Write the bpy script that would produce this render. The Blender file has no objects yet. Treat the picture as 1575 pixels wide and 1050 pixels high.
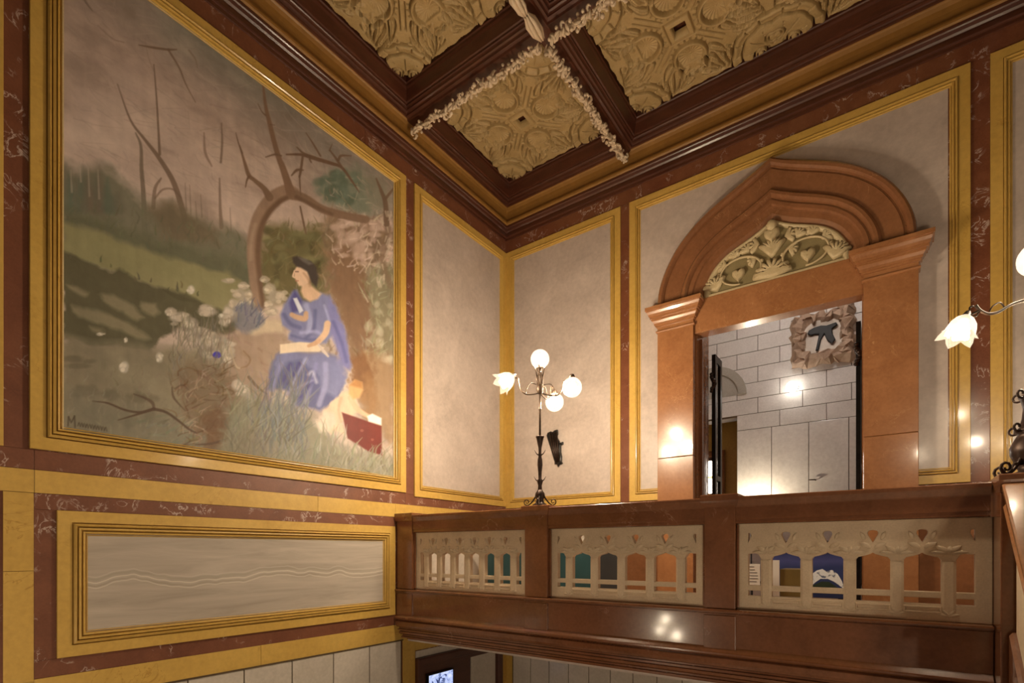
import bpy, bmesh, math, random
import numpy as np
from mathutils import Vector, Matrix

random.seed(7)
sc = bpy.context.scene
COL = sc.collection
ZC = 0.62                       # eye height above the gallery floor (gallery floor top is z = 0)

# ------------------------------------------------------------------ camera
cd = bpy.data.cameras.new('camera')
cam = bpy.data.objects.new('camera', cd)
COL.objects.link(cam)
cam.location = (0, 0, ZC)
YAW = math.atan2(0.5854, 0.8107)
cam.rotation_euler = (math.pi / 2, 0, YAW)
cd.sensor_fit = 'HORIZONTAL'
cd.sensor_width = 36.0
cd.lens = 36.0 * 807.0 / 1575.0
cd.shift_y = (846.0 - 525.0) / 1575.0
cd.clip_start = 0.05
cd.clip_end = 200
sc.camera = cam

# ------------------------------------------------------------------ world, exposure
w = bpy.data.worlds.new('world')
sc.world = w
w.use_nodes = True
bg = w.node_tree.nodes['Background']
bg.inputs['Color'].default_value = (1.0, 0.74, 0.50, 1)
bg.inputs['Strength'].default_value = 0.055
sc.view_settings.view_transform = 'Standard'
sc.view_settings.look = 'None'
sc.view_settings.gamma = 1.0
sc.view_settings.use_curve_mapping = False
sc.view_settings.exposure = 0.32
try:
    sc.cycles.sample_clamp_indirect = 6.0
except Exception:
    pass
G_LAMP = 1000.0                   # glow of a bulb in the gallery lamps
G_NEWEL = 250.0                  # glow of a bulb in the newel lamp
G_STAIR = 1500.0
G_HALL = 290.0                  # glow of a bulb in the stair hall lamps behind the viewpoint

# ------------------------------------------------------------------ helpers
ORG = {}


class MB:
    """collects faces of ONE mesh, in world coordinates measured from eye height"""
    def __init__(s):
        s.v = []; s.f = []; s.sm = []

    def add(s, vs, fs, smooth=False):
        b = len(s.v)
        s.v.extend([tuple(map(float, p)) for p in vs])
        s.f.extend([tuple(b + i for i in f) for f in fs])
        s.sm.extend([smooth] * len(fs))
        return s

    def box(s, x0, x1, y0, y1, z0, z1):
        vs = [(x, y, z) for z in (z0, z1) for y in (y0, y1) for x in (x0, x1)]
        return s.add(vs, [(0, 2, 3, 1), (4, 5, 7, 6), (0, 1, 5, 4), (2, 6, 7, 3), (0, 4, 6, 2), (1, 3, 7, 5)])

    def loops(s, rings, closed=True, cap0=False, cap1=False, smooth=False):
        n = len(rings[0]); vs = [p for r in rings for p in r]; fs = []
        for k in range(len(rings) - 1):
            for i in range(n if closed else n - 1):
                j = (i + 1) % n
                fs.append((k * n + i, k * n + j, (k + 1) * n + j, (k + 1) * n + i))
        if cap0: fs.append(tuple(range(n))[::-1])
        if cap1: fs.append(tuple((len(rings) - 1) * n + i for i in range(n)))
        return s.add(vs, fs, smooth)

    def frame(s, mp, u0, u1, v0, v1, prof):
        """mitred rectangular frame; prof = [(inset, height)]"""
        return s.loops([[mp(u0 + i, v0 + i, h), mp(u1 - i, v0 + i, h), mp(u1 - i, v1 - i, h), mp(u0 + i, v1 - i, h)] for i, h in prof])

    def lathe(s, prof, c, seg=16, smooth=True, axis='z'):
        rings = []
        for r, z in prof:
            ring = []
            for k in range(seg):
                a = 2 * math.pi * k / seg
                p = (r * math.cos(a), r * math.sin(a), z)
                if axis == 'y': p = (p[0], p[2], p[1])
                if axis == 'x': p = (p[2], p[0], p[1])
                ring.append((c[0] + p[0], c[1] + p[1], c[2] + p[2]))
            rings.append(ring)
        return s.loops(rings, True, True, True, smooth)

    def ball(s, c, r, seg=14, ring=9, sq=(1, 1, 1)):
        rings = []
        for k in range(ring + 1):
            t = math.pi * k / ring
            rr = max(math.sin(t), 0.02)
            rings.append([(c[0] + r * sq[0] * rr * math.cos(2 * math.pi * i / seg), c[1] + r * sq[1] * rr * math.sin(2 * math.pi * i / seg), c[2] - r * sq[2] * math.cos(t)) for i in range(seg)])
        return s.loops(rings, True, True, True, True)

    def tube(s, pts, rad, seg=8, smooth=True):
        pts = [Vector(p) for p in pts]
        if not hasattr(rad, '__len__'): rad = [rad] * len(pts)
        rings = []; up = None
        for i, p in enumerate(pts):
            d = (pts[min(i + 1, len(pts) - 1)] - pts[max(i - 1, 0)]).normalized()
            if up is None:
                up = d.orthogonal().normalized()
            up = (up - d * up.dot(d)).normalized()
            sd = d.cross(up)
            rings.append([tuple(p + (up * math.cos(2 * math.pi * k / seg) + sd * math.sin(2 * math.pi * k / seg)) * rad[i]) for k in range(seg)])
        return s.loops(rings, True, True, True, smooth)

    def prism(s, mp, poly, h0, h1):
        """extrude a simple 2D outline between heights h0 and h1"""
        n = len(poly)
        return s.loops([[mp(u, v, h0) for u, v in poly], [mp(u, v, h1) for u, v in poly]], True, True, True)


def mk(name, mb, mat, parent=None, origin=None, bevel=0.0, fix=True):
    co = np.array(mb.v)
    if origin is None:
        lo, hi = co.min(0), co.max(0)
        origin = ((lo[0] + hi[0]) / 2, (lo[1] + hi[1]) / 2, lo[2])
    o3 = Vector(origin)
    me = bpy.data.meshes.new(name)
    me.from_pydata([tuple(Vector(p) - o3) for p in mb.v], [], mb.f)
    if any(mb.sm):
        me.polygons.foreach_set('use_smooth', mb.sm)
    if fix or bevel:
        bm = bmesh.new(); bm.from_mesh(me)
        if fix: bmesh.ops.recalc_face_normals(bm, faces=bm.faces)
        if bevel:
            ed = [e for e in bm.edges if len(e.link_faces) == 2 and e.calc_face_angle(0) > 0.6]
            bmesh.ops.bevel(bm, geom=ed, offset=bevel, segments=2, profile=0.6, affect='EDGES', clamp_overlap=True)
        bm.to_mesh(me); bm.free()
    me.materials.append(mat)
    return link(name, me, o3, parent)


def link(name, data, org, parent=None):
    o = bpy.data.objects.new(name, data)
    COL.objects.link(o)
    o3 = Vector(org)
    ORG[o.name] = o3
    if parent is None:
        o.location = o3 + Vector((0, 0, ZC))
    else:
        o.parent = parent
        o.location = o3 - ORG[parent.name]
    return o


def thing(name, org, label, cat, group=None):
    o = link(name, None, org)
    o.empty_display_size = 0.1
    return tag(o, label, cat, group)


def tag(o, label=None, cat=None, group=None, kind=None):
    if label: o['label'] = label
    if cat: o['category'] = cat
    if group: o['group'] = group
    if kind: o['kind'] = kind
    return o


def struct(o, label=None, cat=None):
    return tag(o, label, cat, None, 'structure')


def instance(src, name, org, parent=None):
    return link(name, src.data, org, parent)


def fill2d(name, outlines, mp, h0, h1, mat, parent=None, bevel=0.0, origin=None):
    """a plate cut out of outlines[0] with holes outlines[1:], through a filled 2D curve"""
    cu = bpy.data.curves.new(name, 'CURVE')
    cu.dimensions = '2D'; cu.fill_mode = 'BOTH'
    th = abs(h1 - h0) / 2
    cu.extrude = max(th - bevel, 0.0005); cu.bevel_depth = bevel; cu.bevel_resolution = 1
    cu.offset = -bevel
    for pl in outlines:
        sp = cu.splines.new('POLY'); sp.points.add(len(pl) - 1)
        for p, q in zip(sp.points, pl): p.co = (q[0], q[1], 0, 1)
        sp.use_cyclic_u = True
    t = bpy.data.objects.new(name + '_tmp', cu)
    COL.objects.link(t)
    dg = bpy.context.evaluated_depsgraph_get()
    me0 = bpy.data.meshes.new_from_object(t.evaluated_get(dg))
    mid = (h0 + h1) / 2
    mb = MB()
    mb.add([mp(v.co.x, v.co.y, mid + v.co.z) for v in me0.vertices], [tuple(p.vertices) for p in me0.polygons])
    bpy.data.objects.remove(t); bpy.data.curves.remove(cu); bpy.data.meshes.remove(me0)
    return mk(name, mb, mat, parent, origin)


XA = -4.78; YB = 6.46; ZT = 5.50
mapA = lambda u, v, h: (XA + h, u, v)          # left wall: u = y, v = z
mapB = lambda u, v, h: (u, YB - h, v)          # back wall: u = x, v = z
mapC = lambda u, v, h: (u, v, ZT - h)          # ceiling: u = x, v = y


def smooth_path(pts, n=8):
    """Catmull-Rom through pts"""
    P = [np.array(p, float) for p in pts]
    P = [2 * P[0] - P[1]] + P + [2 * P[-1] - P[-2]]
    out = []
    for i in range(1, len(P) - 2):
        for k in range(n):
            t = k / n
            out.append(tuple(0.5 * ((2 * P[i]) + (-P[i - 1] + P[i + 1]) * t + (2 * P[i - 1] - 5 * P[i] + 4 * P[i + 1] - P[i + 2]) * t * t + (-P[i - 1] + 3 * P[i] - 3 * P[i + 1] + P[i + 2]) * t ** 3)))
    out.append(tuple(P[-2]))
    return out

# ------------------------------------------------------------------ materials
class NT:
    def __init__(s, name):
        s.m = bpy.data.materials.new(name); s.m.use_nodes = True
        s.t = s.m.node_tree; s.n = s.t.nodes; s.l = s.t.links
        s.b = s.n['Principled BSDF']; s.out = s.n['Material Output']
        tc = s.n.new('ShaderNodeTexCoord'); oi = s.n.new('ShaderNodeObjectInfo')
        mul = s.vm('MULTIPLY', None, (7.3, 3.1, 5.7)); s.l.new(oi.outputs['Random'], mul.inputs[0])
        add = s.vm('ADD'); s.l.new(tc.outputs['Object'], add.inputs[0]); s.l.new(mul.outputs[0], add.inputs[1])
        s.co = add.outputs[0]; s.obj = tc.outputs['Object']

    def vm(s, op, a=None, b=None):
        q = s.n.new('ShaderNodeVectorMath'); q.operation = op
        for i, x in enumerate((a, b)):
            if x is None: continue
            if isinstance(x, tuple): q.inputs[i].default_value = x
            else: s.l.new(x, q.inputs[i])
        return q

    def ma(s, op, a, b=None, c=None):
        q = s.n.new('ShaderNodeMath'); q.operation = op
        for i, x in enumerate((a, b, c)):
            if x is None: continue
            if isinstance(x, (int, float)): q.inputs[i].default_value = x
            else: s.l.new(x, q.inputs[i])
        return q.outputs[0]

    def noise(s, scale, detail=4, rough=0.55, dist=0.0, co=None, stretch=None):
        q = s.n.new('ShaderNodeTexNoise')
        c = co or s.co
        if stretch: c = s.vm('MULTIPLY', c, stretch).outputs[0]
        s.l.new(c, q.inputs['Vector'])
        q.inputs['Scale'].default_value = scale; q.inputs['Detail'].default_value = detail
        q.inputs['Roughness'].default_value = rough; q.inputs['Distortion'].default_value = dist
        return q.outputs['Fac']

    def ramp(s, fac, stops):
        q = s.n.new('ShaderNodeValToRGB'); s.l.new(fac, q.inputs[0])
        e = q.color_ramp.elements
        while len(e) < len(stops): e.new(0.5)
        for k, (p, c) in enumerate(stops):
            e[k].position = p; e[k].color = (*c, 1) if len(c) == 3 else c
        return q.outputs[0]

    def mix(s, fac, a, b, mode='MIX'):
        q = s.n.new('ShaderNodeMix'); q.data_type = 'RGBA'; q.blend_type = mode
        for sock, x in ((q.inputs[0], fac), (q.inputs[6], a), (q.inputs[7], b)):
            if isinstance(x, (int, float)): sock.default_value = x
            elif isinstance(x, tuple): sock.default_value = (*x, 1)
            else: s.l.new(x, sock)
        return q.outputs[2]

    def bump(s, h, strength=0.2, dist=0.01):
        q = s.n.new('ShaderNodeBump'); q.inputs['Strength'].default_value = strength; q.inputs['Distance'].default_value = dist
        s.l.new(h, q.inputs['Height']); s.l.new(q.outputs[0], s.b.inputs['Normal'])

    def done(s, color, rough=0.4, metal=0.0, spec=0.5, coat=0.0, coat_rough=0.05):
        if isinstance(color, tuple): s.b.inputs['Base Color'].default_value = (*color, 1)
        else: s.l.new(color, s.b.inputs['Base Color'])
        if isinstance(rough, (int, float)): s.b.inputs['Roughness'].default_value = rough
        else: s.l.new(rough, s.b.inputs['Roughness'])
        s.b.inputs['Metallic'].default_value = metal
        s.b.inputs['Specular IOR Level'].default_value = spec
        s.b.inputs['Coat Weight'].default_value = coat
        s.b.inputs['Coat Roughness'].default_value = coat_rough
        return s.m


def stone(name, c0, c1, scale=2.0, vein=None, vscale=3.0, vw=0.012, vmask=(0.5, 0.62), rough=0.35, coat=0.0, coat_rough=0.08, stretch=None, dist=0.4):
    t = NT(name)
    n = t.noise(scale, 6, 0.6, dist, stretch=stretch)
    col = t.ramp(n, [(0.3, c0), (0.7, c1)])
    f = t.noise(scale * 14, 3, 0.6, 0.0)
    col = t.mix(0.16, col, t.ramp(f, [(0.3, tuple(x * 0.6 for x in c0)), (0.7, tuple(min(1, x * 1.35) for x in c1))]))
    if vein:
        a = t.noise(vscale, 5, 0.62, 0.9)
        ridge = t.ma('ABSOLUTE', t.ma('SUBTRACT', a, 0.5))
        line = t.ramp(ridge, [(0.0, (1, 1, 1)), (vw, (0, 0, 0))])
        m = t.ramp(t.noise(vscale * 0.8, 2, 0.5, 0.3, co=t.vm('ADD', t.co, (3.3, 9.1, 4.7)).outputs[0]), [(vmask[0], (0, 0, 0)), (vmask[1], (1, 1, 1))])
        fac = t.ma('MULTIPLY', line, m)
        col = t.mix(t.ma('MULTIPLY', fac, 0.75), col, vein)
    return t.done(col, rough, coat=coat, coat_rough=coat_rough)


M = {}
M['yellow'] = stone('siena_yellow_marble', (0.530, 0.322, 0.068), (0.630, 0.402, 0.100), 1.6, (0.38, 0.2, 0.03), 2.2, 0.006, (0.5, 0.66), 0.3, coat=0.5, coat_rough=0.12)
M['maroon'] = stone('maroon_marble', (0.138, 0.045, 0.022), (0.208, 0.075, 0.037), 5.0, (0.62, 0.50, 0.44), 5.5, 0.020, (0.515, 0.60), 0.25, coat=0.6, coat_rough=0.1)
M['maroon_a'] = stone('maroon_stucco', (0.138, 0.045, 0.022), (0.208, 0.075, 0.037), 5.0, (0.62, 0.50, 0.44), 5.5, 0.020, (0.515, 0.60), 0.5)
M['yellow_a'] = stone('siena_yellow_stucco', (0.530, 0.322, 0.068), (0.630, 0.402, 0.100), 1.6, (0.38, 0.2, 0.03), 2.2, 0.006, (0.5, 0.66), 0.45)
M['grey'] = stone('pale_grey_marble', (0.43, 0.355, 0.31), (0.60, 0.505, 0.45), 1.3, None, rough=0.33, coat=0.35, coat_rough=0.16, dist=1.0)
M['tile'] = stone('pale_tile_marble', (0.50, 0.44, 0.37), (0.62, 0.55, 0.48), 2.0, None, rough=0.35, coat=0.3, coat_rough=0.15, dist=1.0)
M['joint'] = stone('dark_joint', (0.07, 0.04, 0.02), (0.11, 0.07, 0.03), 8, rough=0.7)
M['brown'] = stone('polished_brown_marble', (0.150, 0.056, 0.022), (0.245, 0.094, 0.040), 3.0, (0.45, 0.26, 0.16), 2.2, 0.006, (0.56, 0.66), 0.24, coat=0.7, coat_rough=0.10)
M['orange'] = stone('orange_brown_marble', (0.275, 0.115, 0.044), (0.385, 0.172, 0.072), 2.2, (0.6, 0.33, 0.15), 3.0, 0.005, (0.52, 0.66), 0.24, coat=0.6, coat_rough=0.09, dist=1.2)
M['arch'] = stone('mahogany_brown_marble', (0.185, 0.076, 0.032), (0.270, 0.115, 0.050), 2.2, (0.45, 0.24, 0.12), 3.0, 0.005, (0.54, 0.68), 0.26, coat=0.6, coat_rough=0.10, dist=1.2)
M['wood'] = stone('dark_red_wood', (0.054, 0.0155, 0.008), (0.100, 0.030, 0.015), 3.0, rough=0.38, coat=0.3, coat_rough=0.18, stretch=(1, 1, 5))
M['gold'] = stone('gold_band_plaster', (0.235, 0.112, 0.022), (0.315, 0.155, 0.034), 1.2, rough=0.5, dist=0.8)
M['cream'] = stone('cream_stone', (0.56, 0.43, 0.29), (0.68, 0.545, 0.39), 6.0, rough=0.6)
M['relief'] = stone('gilded_cream_plaster', (0.37, 0.255, 0.105), (0.47, 0.335, 0.155), 5.0, rough=0.55)
M['tymp'] = stone('cream_tympanum_plaster', (0.46, 0.36, 0.20), (0.58, 0.47, 0.28), 5.0, rough=0.5)
M['tymp_ground'] = stone('olive_tympanum_ground', (0.20, 0.155, 0.07), (0.27, 0.215, 0.105), 6.0, rough=0.6)
M['white_stone'] = stone('white_block_stone', (0.60, 0.56, 0.51), (0.74, 0.70, 0.65), 2.5, rough=0.5)
M['white_slab'] = stone('white_polished_slab', (0.66, 0.62, 0.57), (0.78, 0.74, 0.69), 1.2, rough=0.22, coat=0.5, coat_rough=0.12, dist=1.0)
t = NT('dark_iron'); M['iron'] = t.done(t.ramp(t.noise(30, 3), [(0.3, (0.022, 0.012, 0.009)), (0.7, (0.06, 0.034, 0.024))]), 0.38, 0.6)
t = NT('bronze_arm'); M['bronze'] = t.done(t.ramp(t.noise(30, 3), [(0.3, (0.040, 0.024, 0.015)), (0.7, (0.085, 0.052, 0.032))]), 0.45, 0.5)
t = NT('black_gate_iron'); M['black'] = t.done(t.ramp(t.noise(12, 3), [(0.3, (0.008, 0.007, 0.007)), (0.7, (0.02, 0.016, 0.014))]), 0.3, 0.4)


def globe_mat():
    t = NT('lamp_glass')
    em = t.n.new('ShaderNodeEmission'); em.inputs[0].default_value = (1.0, 0.80, 0.55, 1)
    s_ = t.ma('MULTIPLY_ADD', t.noise(18, 2), 1.6, 1.6); t.l.new(s_, em.inputs[1])
    tr = t.n.new('ShaderNodeBsdfTransparent')
    gl = t.n.new('ShaderNodeBsdfGlossy'); gl.inputs['Roughness'].default_value = 0.05
    m1 = t.n.new('ShaderNodeMixShader'); m1.inputs[0].default_value = 0.38
    t.l.new(tr.outputs[0], m1.inputs[1]); t.l.new(em.outputs[0], m1.inputs[2])
    m2 = t.n.new('ShaderNodeMixShader'); m2.inputs[0].default_value = 0.08
    t.l.new(m1.outputs[0], m2.inputs[1]); t.l.new(gl.outputs[0], m2.inputs[2])
    t.l.new(m2.outputs[0], t.out.inputs[0])
    return t.m


def emit(name, col, strength):
    t = NT(name)
    t.b.inputs['Base Color'].default_value = (*col, 1)
    t.b.inputs['Emission Color'].default_value = (*col, 1)
    t.b.inputs['Emission Strength'].default_value = strength
    return t.m


M['globe'] = globe_mat()
BC = (1.0, 0.81, 0.57)
M['bulb'] = emit('bulb_glow', BC, G_LAMP)
M['bulb_newel'] = emit('newel_bulb_glow', BC, G_NEWEL)
M['bulb_stair'] = emit('stair_bulb_glow', BC, G_STAIR)
M['bulb_hall'] = emit('hall_bulb_glow', BC, G_HALL)
M['pane_glow'] = emit('window_pane_glow', (1.0, 0.92, 0.82), 14.0)



# ================================================================== THE SETTING
# ------------------------------------------------------------------ left wall
wall_left = struct(mk('wall_left', MB().box(XA - 0.3, XA, -3.2, YB + 0.5, -4.6, ZT), M['maroon_a']))


FPROF = [(0, 0), (0, .020), (.002, .022), (.084, .022), (.085, .002), (.0905, .002), (.092, .030), (.098, .036), (.106, .034), (.110, .018), (.111, .002), (.1165, .002), (.118, .024), (.128, .026), (.134, .014), (.135, .002), (.140, .002), (.141, .010), (.15, .006), (.15, .0)]


def panel_frame(par, mp, u0, u1, v0, v1, wd, name='panel_frame', rich=False, mat=None):
    """yellow marble surround with run mouldings; u0.. outer edges, wd = frame width"""
    f = wd / 0.15
    prof = FPROF
    if rich:
        prof = [(0, 0), (0, .020), (.002, .022), (.070, .022), (.071, .002), (.0765, .002), (.078, .034), (.088, .042), (.094, .030), (.095, .002), (.1005, .002), (.102, .034), (.112, .036), (.117, .022), (.118, .002), (.1235, .002), (.125, .026), (.134, .024), (.138, .012), (.139, .002), (.1445, .002), (.1455, .010), (.15, .006), (.15, .0)]
    return mk(name, MB().frame(mp, u0, u1, v0, v1, [(i * f, h) for i, h in prof]), mat or (M['yellow_a'] if mp is mapA else M['yellow']), par, fix=False)


def slab(par, name, mp, u0, u1, v0, v1, h, mat, bev=0.0012):
    a, b = mp(u0, v0, 0), mp(u1, v1, h)
    return mk(name, MB().box(min(a[0], b[0]), max(a[0], b[0]), min(a[1], b[1]), max(a[1], b[1]), min(a[2], b[2]), max(a[2], b[2])), mat, par, bevel=bev)


def wavy_marble():
    t = NT('banded_grey_marble')
    n = t.noise(1.25, 3, 0.5, 0.2, co=t.vm('MULTIPLY', t.obj, (1, 1, 0.25)).outputs[0])
    sx = t.n.new('ShaderNodeSeparateXYZ'); t.l.new(t.obj, sx.inputs[0])
    v = t.ma('ADD', sx.outputs[2], t.ma('MULTIPLY', n, 0.36))
    v2 = t.ma('ADD', v, t.ma('MULTIPLY', t.noise(5, 2, co=t.vm('MULTIPLY', t.obj, (1, 1, .3)).outputs[0]), 0.035))
    base = t.ramp(t.noise(1.6, 6, 0.6, 0.6, stretch=(1, 0.6, 7)), [(0.3, (0.37, 0.315, 0.26)), (0.7, (0.54, 0.47, 0.40))])
    col = base
    for c, wd, k, cc in ((0.585, .006, .75, (.80, .74, .64)), (0.562, .005, .6, (.26, .22, .15)), (0.545, .004, .75, (.82, .76, .66)), (0.63, .006, .4, (.72, .66, .58)), (0.612, .016, .35, (.30, .27, .20)), (0.20, .004, .35, (.66, .6, .52)), (0.78, .004, .2, (.6, .55, .5))):
        d = t.ma('ABSOLUTE', t.ma('SUBTRACT', v2, c))
        line = t.ma('MULTIPLY', t.ramp(d, [(0, (1, 1, 1)), (wd, (0, 0, 0))]), k)
        col = t.mix(line, col, cc)
    return t.done(col, 0.3, coat=0.4, coat_rough=0.14)


M['wavy'] = wavy_marble()

# upright and level strips of maroon marble, yellow bands between them
slab(wall_left, 'marble_strip', mapA, .847, .972, .692, 4.532, .004, M['maroon_a'])
slab(wall_left, 'marble_strip', mapA, 4.402, 4.540, .692, 4.532, .004, M['maroon_a'])
for a, b in ((-3.0, 1.0), (1.003, 4.4), (4.403, YB)):
    slab(wall_left, 'marble_strip', mapA, a, b, .556, .690, .004, M['maroon_a'])
for a, b in ((-3.0, 1.0), (1.003, 3.2), (3.203, 4.24)):
    slab(wall_left, 'yellow_band', mapA, a, b, .396, .553, .010, M['yellow_a'])
slab(wall_left, 'yellow_band', mapA, 4.243, YB, .396, .553, .010, M['yellow_a'])
for a, b in ((-1.4, 1.2), (1.203, 3.8), (3.803, YB)):
    slab(wall_left, 'marble_strip', mapA, a, b, 4.535, 4.728, .004, M['maroon_a'])
# panel next to the corner
p = slab(wall_left, 'marble_panel', mapA, 4.69, 6.31, .80, 4.40, .003, M['grey'])
panel_frame(p, mapA, 4.543, YB - .012, .663, 4.530, .15)
# the neighbouring panel that starts at the left edge of the picture
p = slab(wall_left, 'marble_panel', mapA, -1.5, .70, .80, 4.40, .003, M['grey'])
panel_frame(p, mapA, -1.65, .845, .692, 4.530, .15)
# long banded panel under the mural
p = slab(wall_left, 'marble_panel', mapA, 1.29, 4.07, -.61, .125, .003, M['wavy'])
panel_frame(p, mapA, 1.121, 4.232, -.762, .282, .176, rich=True)
slab(wall_left, 'marble_strip', mapA, 1.0, 4.24, .284, .393, .004, M['maroon_a'])
slab(wall_left, 'marble_strip', mapA, 1.0, 4.24, -.885, -.764, .004, M['maroon_a'])
slab(wall_left, 'marble_strip', mapA, 1.0, 1.119, -.762, .282, .004, M['maroon_a'])
slab(wall_left, 'marble_strip', mapA, 4.234, 4.40, -.885, .393, .004, M['maroon_a'])
# yellow pilaster at the far left and the band under the panel
for a, b in ((-.14, .393), (-.90, -.143), (-2.2, -.903)):
    slab(wall_left, 'pilaster_block', mapA, .845, .998, a, b, .010, M['yellow_a'])
for a, b in ((1.0, 2.6), (2.603, 4.36)):
    slab(wall_left, 'yellow_band', mapA, a, b, -1.072, -.888, .010, M['yellow_a'])
mk('band_fillet', MB().box(XA, XA + .018, 1.0, 4.36, -1.086, -1.072), M['joint'], wall_left)
y0 = 4.33 - .4715 * 7
tile0 = None
slab(wall_left, 'joint_bed', mapA, 1.0, 4.345, -4.0, -1.086, .002, M['joint'])
for r in range(3):
    for k in range(7):
        a = y0 + k * .4715; zt = -1.088 - r * .96
        org = mapA(a + .236, zt - .95, 0)
        if tile0 is None:
            tile0 = slab(wall_left, 'tile', mapA, a + .006, a + .4655, zt - .95, zt, .012, M['tile'], .003)
            ORG_T = ORG[tile0.name]; first = (a, zt)
        else:
            instance(tile0, 'tile', ORG_T + Vector((0, a - first[0], zt - first[1])), wall_left)

for a, b in ((4.56, 5.20), (5.205, 5.85), (5.855, YB - .02)):
    slab(wall_left, 'dado_slab', mapA, a, b, -.60, .393, .010, M['tile'], .003)
# under the gallery: yellow frame, tile head, and a brown timber doorway
slab(wall_left, 'yellow_post', mapA, 4.362, 4.56, -4.0, -1.05, .010, M['yellow_a'])
slab(wall_left, 'yellow_band', mapA, 4.563, 6.2, -1.24, -1.05, .010, M['yellow_a'])
slab(wall_left, 'tile', mapA, 4.575, 6.2, -1.335, -1.252, .008, M['tile'])
slab(wall_left, 'yellow_post', mapA, 6.33, YB, -4.0, -1.05, .010, M['yellow_a'])

door_2 = struct(mk('door_2', MB().frame(mapA, 4.57, 6.32, -4.0, -1.34, [(0, 0), (0, .05), (.02, .06), (.10, .06), (.11, .03), (.15, .03), (.16, .0)]), M['wood'], fix=False))
mk('door_panel', MB().box(XA, XA + .02, 4.70, 5.6, -4.0, -1.48), M['wood'], door_2)
mk('door_pane', MB().box(XA, XA + .02, 5.62, 6.17, -4.0, -1.48), M['tile'], door_2)

# ------------------------------------------------------------------ back wall (with the portal)
PXL0, PXL1, PXR0, PXR1 = -2.358, -1.918, -.225, .217
PC = (PXL1 + PXR0) / 2
mbw = MB().box(XA, PXL1, YB, YB + .5, -.62, ZT).box(PXR0, 3.2, YB, YB + .5, -.62, ZT).box(PXL1, PXR0, YB, YB + .5, 2.84, ZT)
wall_back = struct(mk('wall_back', mbw, M['maroon']))
for a, b in ((-2.887, -2.768), (.602, .735)):
    slab(wall_back, 'marble_strip', mapB, a, b, .636, 4.532, .004, M['maroon'])
for a, b in ((XA, -2.6), (-2.597, 0.2), (.203, 3.0)):
    slab(wall_back, 'marble_strip', mapB, a, b, 4.535, 4.728, .004, M['maroon'])
slab(wall_back, 'marble_strip', mapB, XA, PXL0, .45, .633, .004, M['maroon'])
slab(wall_back, 'marble_strip', mapB, PXR1, 3.0, .45, .633, .004, M['maroon'])
p = slab(wall_back, 'marble_panel', mapB, -4.63, -3.04, .775, 4.38, .003, M['grey'])
panel_frame(p, mapB, XA + .012, -2.890, .636, 4.530, .15)
# panel round the portal: the frame stops against the pilasters at the foot
p = fill2d('marble_panel', [[(-2.62, .70), (PXL0 + .05, .70), (PXL0 + .05, 2.9), (PXR1 - .05, 2.9), (PXR1 - .05, .70), (.44, .70), (.44, 4.40), (-2.62, 4.40)]], mapB, 0, .003, M['grey'], wall_back)
FP = FPROF
mbp = MB().loops([[mapB(PXL0 + .03, .636 + i, h), mapB(-2.765 + i, .636 + i, h), mapB(-2.765 + i, 4.53 - i, h), mapB(.600 - i, 4.53 - i, h), mapB(.600 - i, .636 + i, h), mapB(PXR1 - .03, .636 + i, h)] for i, h in FP], closed=False)
mk('panel_frame', mbp, M['yellow'], p, fix=False)
p = slab(wall_back, 'marble_panel', mapB, .88, 2.9, .775, 4.38, .003, M['grey'])
panel_frame(p, mapB, .737, 3.05, .636, 4.530, .15)
# dado behind the balustrade
slab(wall_back, 'dado_slab', mapB, -4.7, -3.3, -.60, .447, .012, M['tile'], .003)
for a, b in ((-3.295, -2.9), (-2.895, PXL0 - .004), (PXR1 + .004, .75), (.755, 1.5)):
    slab(wall_back, 'dado_slab', mapB, a, b, -.60, .447, .012, M['arch'], .003)
# lower storey of the back wall, seen under the gallery
wall_lower = struct(mk('wall_lower', MB().box(XA, 3.2, YB, YB + .5, -4.6, -1.06), M['joint']))
slab(wall_lower, 'yellow_post', mapB, XA, -4.655, -4.0, -1.10, .010, M['yellow'])
tile1 = None
for r in range(2):
    for k in range(9):
        a = -4.64 + k * .32; zt = -1.10 - r * 1.3
        if tile1 is None:
            tile1 = slab(wall_lower, 'tile', mapB, a + .005, a + .315, zt - 1.29, zt, .010, M['tile'], .003); ORG_T = ORG[tile1.name]; f1 = (a, zt)
        else:
            instance(tile1, 'tile', ORG_T + Vector((a - f1[0], 0, zt - f1[1])), wall_lower)

# ------------------------------------------------------------------ floors
floor = struct(mk('floor', MB().box(XA, 3.2, 4.40, 11.2, -1.05, -.62), M['orange']))
struct(mk('floor_lower', MB().box(XA, 4.5, -3.2, YB, -4.7, -4.6), M['tile']))

# ------------------------------------------------------------------ cornice
def run_L(name, prof, mat, par=None, xe=3.0, ys=-1.6):
    mb = MB()
    rings = [[(XA + t_, ys, z) for t_, z in prof], [(XA + t_, YB - t_, z) for t_, z in prof], [(xe, YB - t_, z) for t_, z in prof]]
    mb.loops(rings, closed=False)
    return mk(name, mb, mat, par, fix=False)


trim_1 = struct(run_L('trim_1', [(.0, 4.715), (.018, 4.722), (.020, 4.752), (.030, 4.756), (.036, 4.768), (.036, 4.808), (.028, 4.812), (.030, 4.828), (.046, 4.842), (.060, 4.868), (.070, 4.876), (.074, 4.890), (.074, 4.906), (.0, 4.906)], M['wood']))
trim_2 = struct(run_L('trim_2', [(.0, 4.902), (.078, 4.905), (.090, 4.918), (.094, 4.935), (.090, 4.955), (.074, 4.966), (.060, 4.972), (.052, 5.00), (.052, 5.06), (.060, 5.11), (.078, 5.14), (.092, 5.150), (.10, 5.152)], M['gold']))

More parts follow.
